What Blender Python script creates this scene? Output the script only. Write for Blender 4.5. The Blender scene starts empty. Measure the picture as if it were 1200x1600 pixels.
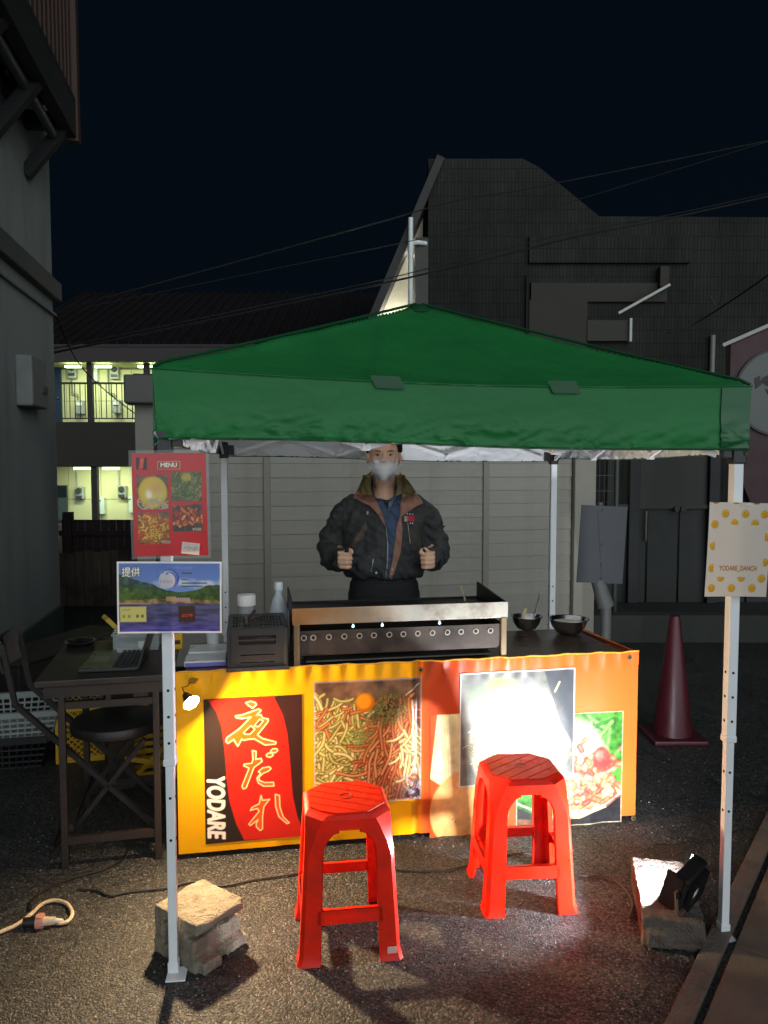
import bpy, bmesh, math, random
import numpy as np
from mathutils import Vector, Matrix, Euler, noise as mnoise
from mathutils.bvhtree import BVHTree

random.seed(7)
rng = np.random.default_rng(11)
R = math.radians
scene = bpy.context.scene
COL = scene.collection

# ------------------------------------------------------------------ camera
CAM_H, PITCH, FPX = 1.55, R(3.5), 1200.0
cam_data = bpy.data.cameras.new('camera')
cam_data.sensor_fit = 'VERTICAL'
cam_data.sensor_height = 36.0
cam_data.lens = 27.0
cam_data.clip_start = 0.05
cam_data.clip_end = 500.0
cam = bpy.data.objects.new('camera', cam_data)
COL.objects.link(cam)
cam.location = (0, 0, CAM_H)
cam.rotation_euler = (R(90) - PITCH, 0, 0)
scene.camera = cam

# ------------------------------------------------------------------ night sky
world = bpy.data.worlds.new('World')
scene.world = world
world.use_nodes = True
wn = world.node_tree.nodes
wl = world.node_tree.links
bg = wn['Background']
sky = wn.new('ShaderNodeTexSky')
sky.sky_type = 'NISHITA'
sky.sun_disc = False
SUN_AZ, SUN_EL = R(38), R(34)          # glow of the street behind the camera, to the right
sky.sun_elevation = R(-3.5)
sky.sun_rotation = R(115)
sky.air_density = 1.0
sky.dust_density = 0.6
mixw = wn.new('ShaderNodeMix'); mixw.data_type = 'RGBA'
mixw.inputs[0].default_value = 0.62
mixw.inputs[7].default_value = (0.0025, 0.0075, 0.0140, 1)
sc_ = wn.new('ShaderNodeVectorMath'); sc_.operation = 'SCALE'
sc_.inputs['Scale'].default_value = 0.06
wl.new(sky.outputs[0], sc_.inputs[0])
wl.new(sc_.outputs[0], mixw.inputs[6])
wl.new(mixw.outputs[2], bg.inputs[0])
bg.inputs[1].default_value = 0.38

# one weak, very soft "sun": the town's night glow from behind and right of the camera
sun_data = bpy.data.lights.new('night_glow', 'SUN')
sun_data.energy = 1.4
sun_data.angle = R(75)
sun_data.color = (0.86, 0.96, 1.0)
sun = bpy.data.objects.new('night_glow', sun_data)
COL.objects.link(sun)
sun.rotation_euler = Vector((-0.30, 0.93, -0.18)).to_track_quat('-Z', 'Y').to_euler()

scene.view_settings.view_transform = 'Standard'
scene.view_settings.look = 'None'
scene.view_settings.exposure = 0.75
scene.view_settings.gamma = 1.0
scene.cycles.use_denoising = True
scene.cycles.max_bounces = 7
scene.cycles.diffuse_bounces = 4
scene.cycles.glossy_bounces = 3
scene.cycles.transmission_bounces = 4
scene.cycles.transparent_max_bounces = 8
scene.cycles.volume_bounces = 0
scene.cycles.caustics_reflective = False
scene.cycles.caustics_refractive = False
scene.cycles.sample_clamp_indirect = 6.0

# ------------------------------------------------------------------ picture point -> place
def ray(px, py):
    x = (px - 600) / FPX; v = (800 - py) / FPX
    return Vector((x, math.cos(PITCH) + v * math.sin(PITCH), -math.sin(PITCH) + v * math.cos(PITCH)))
def gp(px, py, z=0.0):
    r = ray(px, py); t = (z - CAM_H) / r.z
    return Vector((r.x * t, r.y * t, z))
def at(px, py, Y):
    r = ray(px, py); t = Y / r.y
    return Vector((r.x * t, Y, CAM_H + r.z * t))
def on_plane(px, py, p0, n):
    r = ray(px, py); o = Vector((0, 0, CAM_H))
    t = (Vector(p0) - o).dot(n) / r.dot(n)
    return o + r * t

def lin(c):
    return tuple((x / 255 / 12.92) if x / 255 <= 0.04045 else ((x / 255 + 0.055) / 1.055) ** 2.4 for x in c)
def lin_arr(a):
    a = np.clip(a / 255.0, 0, 1)
    return np.where(a <= 0.04045, a / 12.92, ((a + 0.055) / 1.055) ** 2.4)

# ------------------------------------------------------------------ materials
MATS = {}
def M(name, rgb, rough=0.6, metal=0.0, var=0.12, vscale=9.0, bump=0.0, bscale=60.0, spec=0.5, trans=0.0,
      emit=0.0, detail=5.0, dirt=None, dscale=3.0, aniso=None, coat=0.0, rvar=0.12, objrand=0.0, daniso=None):
    if name in MATS: return MATS[name]
    m = bpy.data.materials.new(name); m.use_nodes = True
    nt = m.node_tree; N = nt.nodes; L = nt.links
    b = N['Principled BSDF']
    b.inputs['Metallic'].default_value = metal
    b.inputs['Specular IOR Level'].default_value = spec
    if coat: b.inputs['Coat Weight'].default_value = coat
    c = lin(rgb) + (1,)
    tc = N.new('ShaderNodeTexCoord')
    nz = N.new('ShaderNodeTexNoise'); nz.inputs['Scale'].default_value = vscale; nz.inputs['Detail'].default_value = detail
    if aniso:
        mp = N.new('ShaderNodeMapping'); mp.inputs['Scale'].default_value = aniso
        L.new(tc.outputs['Object'], mp.inputs[0]); L.new(mp.outputs[0], nz.inputs[0])
    else:
        L.new(tc.outputs['Object'], nz.inputs[0])
    rp = N.new('ShaderNodeValToRGB')
    rp.color_ramp.elements[0].position = 0.3; rp.color_ramp.elements[1].position = 0.7
    rp.color_ramp.elements[0].color = tuple(x * (1 - var) for x in c[:3]) + (1,)
    rp.color_ramp.elements[1].color = tuple(min(1, x * (1 + var)) for x in c[:3]) + (1,)
    L.new(nz.outputs[0], rp.inputs[0])
    out = rp.outputs[0]
    if dirt:
        n2 = N.new('ShaderNodeTexNoise'); n2.inputs['Scale'].default_value = dscale; n2.inputs['Detail'].default_value = 8
        n2.inputs['Roughness'].default_value = 0.65
        if daniso:
            m2 = N.new('ShaderNodeMapping'); m2.inputs['Scale'].default_value = daniso
            L.new(tc.outputs['Object'], m2.inputs[0]); L.new(m2.outputs[0], n2.inputs[0])
        else:
            L.new(tc.outputs['Object'], n2.inputs[0])
        r2 = N.new('ShaderNodeValToRGB'); r2.color_ramp.elements[0].position = 0.48; r2.color_ramp.elements[1].position = 0.68
        L.new(n2.outputs[0], r2.inputs[0])
        mx = N.new('ShaderNodeMix'); mx.data_type = 'RGBA'
        L.new(r2.outputs[0], mx.inputs[0]); L.new(out, mx.inputs[6]); mx.inputs[7].default_value = lin(dirt) + (1,)
        out = mx.outputs[2]
    if objrand:
        oi = N.new('ShaderNodeObjectInfo'); q_ = N.new('ShaderNodeMapRange'); q_.inputs[3].default_value = 1 - objrand; q_.inputs[4].default_value = 1 + objrand
        L.new(oi.outputs['Random'], q_.inputs[0]); mo = N.new('ShaderNodeVectorMath'); mo.operation = 'SCALE'
        L.new(out, mo.inputs[0]); L.new(q_.outputs[0], mo.inputs['Scale']); out = mo.outputs[0]
    L.new(out, b.inputs['Base Color'])
    mr = N.new('ShaderNodeMapRange'); mr.inputs[3].default_value = max(0.03, rough - rvar); mr.inputs[4].default_value = min(1, rough + rvar)
    L.new(nz.outputs[0], mr.inputs[0]); L.new(mr.outputs[0], b.inputs['Roughness'])
    if bump:
        nb = N.new('ShaderNodeTexNoise'); nb.inputs['Scale'].default_value = bscale; nb.inputs['Detail'].default_value = 6
        L.new(tc.outputs['Object'], nb.inputs[0])
        bp = N.new('ShaderNodeBump'); bp.inputs['Strength'].default_value = bump; bp.inputs['Distance'].default_value = 0.01
        L.new(nb.outputs[0], bp.inputs['Height']); L.new(bp.outputs[0], b.inputs['Normal'])
    if emit:
        b.inputs['Emission Color'].default_value = c; b.inputs['Emission Strength'].default_value = emit
    if trans:
        tr = N.new('ShaderNodeBsdfTranslucent'); L.new(out, tr.inputs[0])
        ms = N.new('ShaderNodeMixShader'); ms.inputs[0].default_value = trans
        L.new(b.outputs[0], ms.inputs[1]); L.new(tr.outputs[0], ms.inputs[2])
        L.new(ms.outputs[0], N['Material Output'].inputs[0])
    MATS[name] = m
    return m

def M_print(name, rough=0.35, trans=0.0, spec=0.5, bump=0.0, bscale=40):
    """paper or vinyl whose printed ink is a colour attribute of the sheet"""
    if name in MATS: return MATS[name]
    m = bpy.data.materials.new(name); m.use_nodes = True
    nt = m.node_tree; N = nt.nodes; L = nt.links
    b = N['Principled BSDF']; b.inputs['Roughness'].default_value = rough
    b.inputs['Specular IOR Level'].default_value = spec
    a = N.new('ShaderNodeAttribute'); a.attribute_name = 'ink'
    L.new(a.outputs['Color'], b.inputs['Base Color'])
    if bump:
        tc = N.new('ShaderNodeTexCoord')
        nb = N.new('ShaderNodeTexNoise'); nb.inputs['Scale'].default_value = bscale; nb.inputs['Detail'].default_value = 3
        L.new(tc.outputs['Object'], nb.inputs[0])
        bp = N.new('ShaderNodeBump'); bp.inputs['Strength'].default_value = bump; bp.inputs['Distance'].default_value = 0.01
        L.new(nb.outputs[0], bp.inputs['Height']); L.new(bp.outputs[0], b.inputs['Normal'])
    if trans:
        tr = N.new('ShaderNodeBsdfTranslucent'); L.new(a.outputs['Color'], tr.inputs[0])
        ms = N.new('ShaderNodeMixShader'); ms.inputs[0].default_value = trans
        L.new(b.outputs[0], ms.inputs[1]); L.new(tr.outputs[0], ms.inputs[2])
        L.new(ms.outputs[0], N['Material Output'].inputs[0])
    MATS[name] = m
    return m

def M_glass(name, rgb, rough=0.15, alpha=0.35):
    """thin clear plastic or glass"""
    if name in MATS: return MATS[name]
    m = bpy.data.materials.new(name); m.use_nodes = True
    b = m.node_tree.nodes['Principled BSDF']
    b.inputs['Base Color'].default_value = lin(rgb) + (1,)
    b.inputs['Roughness'].default_value = rough
    b.inputs['Alpha'].default_value = alpha
    MATS[name] = m
    return m

def M_emit(name, rgb, strength):
    if name in MATS: return MATS[name]
    m = bpy.data.materials.new(name); m.use_nodes = True
    b = m.node_tree.nodes['Principled BSDF']
    b.inputs['Base Color'].default_value = (0.8, 0.8, 0.8, 1)
    b.inputs['Emission Color'].default_value = lin(rgb) + (1,)
    b.inputs['Emission Strength'].default_value = strength
    MATS[name] = m
    return m

# ------------------------------------------------------------------ mesh builder
class MB:
    def __init__(s): s.v = []; s.f = []
    def add(s, vs, fs):
        o = len(s.v); s.v += [tuple(x) for x in vs]; s.f += [tuple(i + o for i in q) for q in fs]; return s
    def box(s, c, d, rot=None, taper=1.0, bevel=0.0):
        hx, hy, hz = d[0] / 2, d[1] / 2, d[2] / 2
        if bevel > 0:
            bm = bmesh.new(); bmesh.ops.create_cube(bm, size=1)
            for v in bm.verts: v.co = Vector((v.co.x * d[0], v.co.y * d[1], v.co.z * d[2]))
            bmesh.ops.bevel(bm, geom=bm.edges[:], offset=min(bevel, min(d) * 0.45), segments=2, affect='EDGES', profile=0.5)
            bm.verts.index_update()
            pts = [v.co.copy() for v in bm.verts]; fs = [[v.index for v in f.verts] for f in bm.faces]; bm.free()
        else:
            pts = [Vector((x * (taper if z > 0 else 1), y * (taper if z > 0 else 1), z)) for z in (-hz, hz) for x, y in ((-hx, -hy), (hx, -hy), (hx, hy), (-hx, hy))]
            fs = [(3, 2, 1, 0), (4, 5, 6, 7), (0, 1, 5, 4), (1, 2, 6, 5), (2, 3, 7, 6), (3, 0, 4, 7)]
        if rot is not None: pts = [rot @ p for p in pts]
        return s.add([p + Vector(c) for p in pts], fs)
    def cyl(s, p0, p1, r0, r1=None, n=12, cap=True):
        r1 = r0 if r1 is None else r1
        p0 = Vector(p0); p1 = Vector(p1); d = (p1 - p0)
        q = d.to_track_quat('Z', 'Y') if d.length > 1e-9 else Euler((0, 0, 0)).to_quaternion()
        vs = []
        for p, r in ((p0, r0), (p1, r1)):
            for i in range(n):
                a = 2 * math.pi * i / n
                vs.append(p + q @ Vector((math.cos(a) * r, math.sin(a) * r, 0)))
        fs = [(i, (i + 1) % n, n + (i + 1) % n, n + i) for i in range(n)]
        if cap: fs += [tuple(reversed(range(n))), tuple(range(n, 2 * n))]
        return s.add(vs, fs)
    def bar(s, p0, p1, w, h, up=(0, 0, 1)):
        """box bar of section w x h between two points"""
        p0 = Vector(p0); p1 = Vector(p1); d = (p1 - p0).normalized(); u = Vector(up)
        x = d.cross(u)
        if x.length < 1e-4: x = d.cross(Vector((0, 1, 0)))
        x.normalize(); y = x.cross(d).normalized()
        vs = [p + x * a * w / 2 + y * b * h / 2 for p in (p0, p1) for a, b in ((-1, -1), (1, -1), (1, 1), (-1, 1))]
        return s.add(vs, [(3, 2, 1, 0), (4, 5, 6, 7), (0, 1, 5, 4), (1, 2, 6, 5), (2, 3, 7, 6), (3, 0, 4, 7)])
    def tube(s, pts, r, n=8, rs=None):
        pts = [Vector(p) for p in pts]; vs = []; k = len(pts)
        prev = None
        for i, p in enumerate(pts):
            t = (pts[min(i + 1, k - 1)] - pts[max(i - 1, 0)]).normalized()
            a = t.cross(Vector((0, 0, 1))) if prev is None else (prev - t * prev.dot(t))
            if a.length < 1e-5: a = t.cross(Vector((0, 1, 0)))
            a.normalize(); b = t.cross(a); prev = a
            rr = rs[i] if rs else r
            for j in range(n):
                g = 2 * math.pi * j / n
                vs.append(p + a * math.cos(g) * rr + b * math.sin(g) * rr)
        fs = [(i * n + j, i * n + (j + 1) % n, (i + 1) * n + (j + 1) % n, (i + 1) * n + j) for i in range(k - 1) for j in range(n)]
        fs += [tuple(reversed(range(n))), tuple(range((k - 1) * n, k * n))]
        return s.add(vs, fs)
    def lathe(s, prof, n=32, c=(0, 0, 0), closed=False):
        vs = []; k = len(prof)
        for r, z in prof:
            for j in range(n):
                g = 2 * math.pi * j / n
                vs.append((c[0] + r * math.cos(g), c[1] + r * math.sin(g), c[2] + z))
        fs = [(i * n + j, i * n + (j + 1) % n, (i + 1) * n + (j + 1) % n, (i + 1) * n + j) for i in range(k - 1) for j in range(n)]
        if closed: fs += [tuple(reversed(range(n))), tuple(range((k - 1) * n, k * n))]
        return s.add(vs, fs)
    def loft(s, rings, cap=True):
        n = len(rings[0]); vs = [p for r in rings for p in r]; k = len(rings)
        fs = [(i * n + j, i * n + (j + 1) % n, (i + 1) * n + (j + 1) % n, (i + 1) * n + j) for i in range(k - 1) for j in range(n)]
        if cap: fs += [tuple(reversed(range(n))), tuple(range((k - 1) * n, k * n))]
        return s.add(vs, fs)
    def ball(s, c, r, n=12, m=8):
        if not hasattr(r, '__len__'): r = (r, r, r)
        rings = []
        for i in range(1, m):
            a = math.pi * i / m - math.pi / 2
            rings.append([(c[0] + r[0] * math.cos(a) * math.cos(2 * math.pi * j / n), c[1] + r[1] * math.cos(a) * math.sin(2 * math.pi * j / n), c[2] + r[2] * math.sin(a)) for j in range(n)])
        return s.loft(rings)
    def chain(s, pts, rs, n=12):
        for p, r in zip(pts, rs): s.ball(p, r, n, 8)
        for i in range(len(pts) - 1): s.cyl(pts[i], pts[i + 1], rs[i], rs[i + 1], n)
        return s
    def prism(s, poly, z0, z1, f=lambda x, y, z: (x, y, z)):
        n = len(poly)
        vs = [f(x, y, z0) for x, y in poly] + [f(x, y, z1) for x, y in poly]
        fs = [tuple(reversed(range(n))), tuple(range(n, 2 * n))] + [(i, (i + 1) % n, n + (i + 1) % n, n + i) for i in range(n)]
        return s.add(vs, fs)
    def mesh(s, name, recalc=True):
        me = bpy.data.meshes.new(name); me.from_pydata(s.v, [], s.f); me.validate()
        if recalc:
            bm = bmesh.new(); bm.from_mesh(me); bmesh.ops.recalc_face_normals(bm, faces=bm.faces[:]); bm.to_mesh(me); bm.free()
        return me
    def build(s, name, mat, parent=None, smooth=False, loc=None, rot=None):
        me = s.mesh(name)
        me.materials.append(mat)
        if smooth:
            me.shade_smooth()
            if smooth != 'all': auto_smooth(me)
        o = bpy.data.objects.new(name, me); COL.objects.link(o)
        if parent: o.parent = parent
        if loc is not None: o.location = loc
        if rot is not None: o.rotation_euler = rot
        return o

def auto_smooth(me, ang=40):
    bm = bmesh.new(); bm.from_mesh(me)
    for e in bm.edges:
        if len(e.link_faces) == 2 and e.calc_face_angle(0) > R(ang): e.smooth = False
    bm.to_mesh(me); bm.free()

def thing(name, label, cat, loc=(0, 0, 0), rz=0.0, group=None):
    o = bpy.data.objects.new(name, None); COL.objects.link(o)
    o.location = loc; o.rotation_euler = (0, 0, rz)
    o['label'] = label; o['category'] = cat
    if group: o['group'] = group
    o.empty_display_size = 0.1
    return o
def tag(o, label, cat, group=None):
    o['label'] = label; o['category'] = cat
    if group: o['group'] = group
    return o
def struct(o): o['kind'] = 'structure'; return o
def share(o, name, parent, loc=None, rot=None):
    c = o.copy(); COL.objects.link(c); c.name = name; c.parent = parent
    if loc is not None: c.location = loc
    if rot is not None: c.rotation_euler = rot
    return c

def remesh(mb, vox, smooth_it=4, factor=0.5):
    """several overlapping closed lumps become one continuous skin"""
    me = mb.mesh('tmp'); o = bpy.data.objects.new('tmp', me); COL.objects.link(o)
    md = o.modifiers.new('r', 'REMESH'); md.mode = 'VOXEL'; md.voxel_size = vox
    if smooth_it:
        sm = o.modifiers.new('s', 'SMOOTH'); sm.iterations = smooth_it; sm.factor = factor
    dg = bpy.context.evaluated_depsgraph_get()
    m2 = bpy.data.meshes.new_from_object(o.evaluated_get(dg))
    bpy.data.objects.remove(o); bpy.data.meshes.remove(me)
    return m2
def put(me, name, mat, parent=None, smooth=True, loc=None):
    me.name = name; me.materials.clear(); me.materials.append(mat)
    if smooth: me.shade_smooth()
    o = bpy.data.objects.new(name, me); COL.objects.link(o)
    if parent: o.parent = parent
    if loc is not None: o.location = loc
    return o

# ------------------------------------------------------------------ value noise on arrays
def vnoise(x, y, seed=0):
    x = np.asarray(x, float); y = np.asarray(y, float)
    xi = np.floor(x).astype(int); yi = np.floor(y).astype(int); xf = x - xi; yf = y - yi
    def h(a, b):
        n = (a * 374761393 + b * 668265263 + seed * 1442695041) & 0x7fffffff
        n = ((n ^ (n >> 13)) * 1274126177) & 0x7fffffff
        return ((n ^ (n >> 16)) & 0xffff) / 65535.0
    u = xf * xf * (3 - 2 * xf); w = yf * yf * (3 - 2 * yf)
    return (h(xi, yi) * (1 - u) + h(xi + 1, yi) * u) * (1 - w) + (h(xi, yi + 1) * (1 - u) + h(xi + 1, yi + 1) * u) * w
def fbm(x, y, seed=0, o=4):
    s = 0; a = 0.5; t = 0
    for i in range(o):
        s = s + a * vnoise(x * 2 ** i, y * 2 ** i, seed + i * 17); t += a; a *= 0.5
    return s / t

# ------------------------------------------------------------------ printing on sheets (ink as colour attribute)
class Sheet:
    """a print w x h metres drawn at a given step; origin bottom left"""
    def __init__(s, w, h, step, rgb):
        s.w, s.h = w, h
        s.nx = int(round(w / step)) + 1; s.ny = int(round(h / step)) + 1
        s.X, s.Y = np.meshgrid(np.linspace(0, w, s.nx), np.linspace(0, h, s.ny))
        s.a = np.zeros((s.ny, s.nx, 3)); s.a[:] = rgb
        s.step = step
    def blend(s, mask, rgb):
        mask = np.clip(mask, 0, 1)[..., None]; s.a = s.a * (1 - mask) + np.asarray(rgb, float) * mask
    def aa(s, d): return np.clip(0.5 - d / s.step, 0, 1)
    def rect(s, x0, y0, x1, y1, rgb, al=1.0):
        d = np.maximum(np.maximum(x0 - s.X, s.X - x1), np.maximum(y0 - s.Y, s.Y - y1)); s.blend(s.aa(d) * al, rgb)
    def ell(s, cx, cy, rx, ry, rgb, al=1.0, soft=0.0):
        q = np.sqrt(((s.X - cx) / rx) ** 2 + ((s.Y - cy) / ry) ** 2)
        d = (q - 1) * min(rx, ry)
        s.blend((np.clip(0.5 - d / max(soft, s.step), 0, 1)) * al, rgb)
    def inside(s, P):
        m = np.zeros(s.X.shape, bool); n = len(P)
        for i in range(n):
            x0, y0 = P[i]; x1, y1 = P[(i + 1) % n]
            c = ((y0 > s.Y) != (y1 > s.Y))
            with np.errstate(divide='ignore', invalid='ignore'):
                xx = (x1 - x0) * (s.Y - y0) / (y1 - y0 + 1e-12) + x0
            m ^= c & (s.X < xx)
        return m
    def segd(s, P, closed=False):
        d = np.full(s.X.shape, 1e9); n = len(P)
        for i in range(n if closed else n - 1):
            x0, y0 = P[i]; x1, y1 = P[(i + 1) % n]; dx, dy = x1 - x0, y1 - y0
            t = np.clip(((s.X - x0) * dx + (s.Y - y0) * dy) / (dx * dx + dy * dy + 1e-12), 0, 1)
            d = np.minimum(d, np.hypot(s.X - x0 - t * dx, s.Y - y0 - t * dy))
        return d
    def poly(s, P, rgb, al=1.0):
        d = s.segd(P, True); d = np.where(s.inside(P), -d, d); s.blend(s.aa(d) * al, rgb)
    def line(s, P, r, rgb, al=1.0, closed=False):
        s.blend(s.aa(s.segd(P, closed) - r) * al, rgb)
    def worm(s, P, r, rgb, hi=None, edge=.42):
        """one noodle: clipped to its bounding box so that hundreds stay cheap"""
        xs = [p[0] for p in P]; ys = [p[1] for p in P]
        i0 = max(0, int((min(xs) - 2 * r) / s.step)); i1 = min(s.nx, int((max(xs) + 2 * r) / s.step) + 2)
        j0 = max(0, int((min(ys) - 2 * r) / s.step)); j1 = min(s.ny, int((max(ys) + 2 * r) / s.step) + 2)
        if i1 <= i0 or j1 <= j0: return
        t = Sheet.__new__(Sheet); t.X = s.X[j0:j1, i0:i1]; t.Y = s.Y[j0:j1, i0:i1]
        d = t.segd(P)
        sub = s.a[j0:j1, i0:i1]
        def bl(mask, c):
            m = np.clip(mask, 0, 1)[..., None]; sub[:] = sub * (1 - m) + np.asarray(c, float) * m
        bl(0.5 - (d - r * 1.35) / s.step, [c * edge for c in rgb])
        bl(0.5 - (d - r) / s.step, rgb)
        if hi is not None: bl((0.5 - (d - r * 0.4) / s.step) * 0.8, hi)
    def text(s, body, x0, y0, x1, y1, rgb, outline=None, ow=0.0, rot=0, shear=0.0, bold=0.0):
        tris = text_tris(body)
        if not tris: return
        P = np.array(tris).reshape(-1, 2)
        P[:, 0] += P[:, 1] * shear
        mn = P.min(0); P = (P - mn) / np.maximum(P.max(0) - mn, 1e-9)
        if rot == -90: P = np.stack([P[:, 1], 1 - P[:, 0]], 1)
        P = P * [x1 - x0, y1 - y0] + [x0, y0]
        T = P.reshape(-1, 3, 2)
        ss = 3
        fx = np.linspace(0, s.w, (s.nx - 1) * ss + 1); fy = np.linspace(0, s.h, (s.ny - 1) * ss + 1)
        big = np.zeros((len(fy), len(fx)), bool); st = s.step / ss
        for a, b, c in T:
            i0 = max(0, int(min(a[0], b[0], c[0]) / st)); i1 = min(len(fx), int(max(a[0], b[0], c[0]) / st) + 2)
            j0 = max(0, int(min(a[1], b[1], c[1]) / st)); j1 = min(len(fy), int(max(a[1], b[1], c[1]) / st) + 2)
            if i1 <= i0 or j1 <= j0: continue
            X, Y = np.meshgrid(fx[i0:i1], fy[j0:j1])
            def e(p, q): return (q[0] - p[0]) * (Y - p[1]) - (q[1] - p[1]) * (X - p[0])
            e0, e1, e2 = e(a, b), e(b, c), e(c, a)
            big[j0:j1, i0:i1] |= ((e0 >= 0) & (e1 >= 0) & (e2 >= 0)) | ((e0 <= 0) & (e1 <= 0) & (e2 <= 0))
        def grow(mk, r):
            k = int(round(r / st)); o = mk.copy()
            for dx in range(-k, k + 1):
                for dy in range(-k, k + 1):
                    if dx * dx + dy * dy <= k * k + 0.5:
                        o |= np.roll(np.roll(mk, dy, 0), dx, 1)
            return o
        def down(mk):
            p = np.pad(mk.astype(float), 1, mode='edge'); q = np.zeros((s.ny, s.nx))
            for dx in range(3):
                for dy in range(3):
                    q += p[dy:dy + (s.ny - 1) * ss + 1:ss, dx:dx + (s.nx - 1) * ss + 1:ss]
            return q / 9
        if bold: big = grow(big, bold)
        if outline is not None: s.blend(down(grow(big, ow)), outline)
        s.blend(down(big), rgb)
    def build(s, name, mat, parent, place, two_sided=None):
        """place(x, y) arrays -> xyz array; gives one sheet object"""
        P = place(s.X.ravel(), s.Y.ravel())
        nx, ny = s.nx, s.ny
        idx = np.arange(nx * ny).reshape(ny, nx)
        q = np.stack([idx[:-1, :-1], idx[:-1, 1:], idx[1:, 1:], idx[1:, :-1]], -1).reshape(-1, 4)
        me = bpy.data.meshes.new(name)
        me.vertices.add(len(P)); me.vertices.foreach_set('co', P.astype(np.float32).ravel())
        me.loops.add(q.size); me.loops.foreach_set('vertex_index', q.astype(np.int32).ravel())
        me.polygons.add(len(q)); me.polygons.foreach_set('loop_start', np.arange(0, q.size, 4, dtype=np.int32))
        me.update(calc_edges=True)
        at_ = me.color_attributes.new('ink', 'FLOAT_COLOR', 'POINT')
        c = np.ones((nx * ny, 4), np.float32); c[:, :3] = lin_arr(s.a).reshape(-1, 3)
        at_.data.foreach_set('color', c.ravel())
        me.materials.append(mat); me.shade_smooth()
        o = bpy.data.objects.new(name, me); COL.objects.link(o)
        if parent: o.parent = parent
        return o

_tt = {}
def text_tris(body):
    if body in _tt: return list(_tt[body])
    cu = bpy.data.curves.new('t', 'FONT'); cu.body = body
    o = bpy.data.objects.new('t', cu); COL.objects.link(o)
    dg = bpy.context.evaluated_depsgraph_get(); dg.update()
    me = bpy.data.meshes.new_from_object(o.evaluated_get(dg))
    me.calc_loop_triangles()
    out = []
    for t in me.loop_triangles:
        for i in t.vertices: out += [me.vertices[i].co.x, me.vertices[i].co.y]
    bpy.data.objects.remove(o); bpy.data.curves.remove(cu); bpy.data.meshes.remove(me)
    _tt[body] = out
    return list(out)

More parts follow.
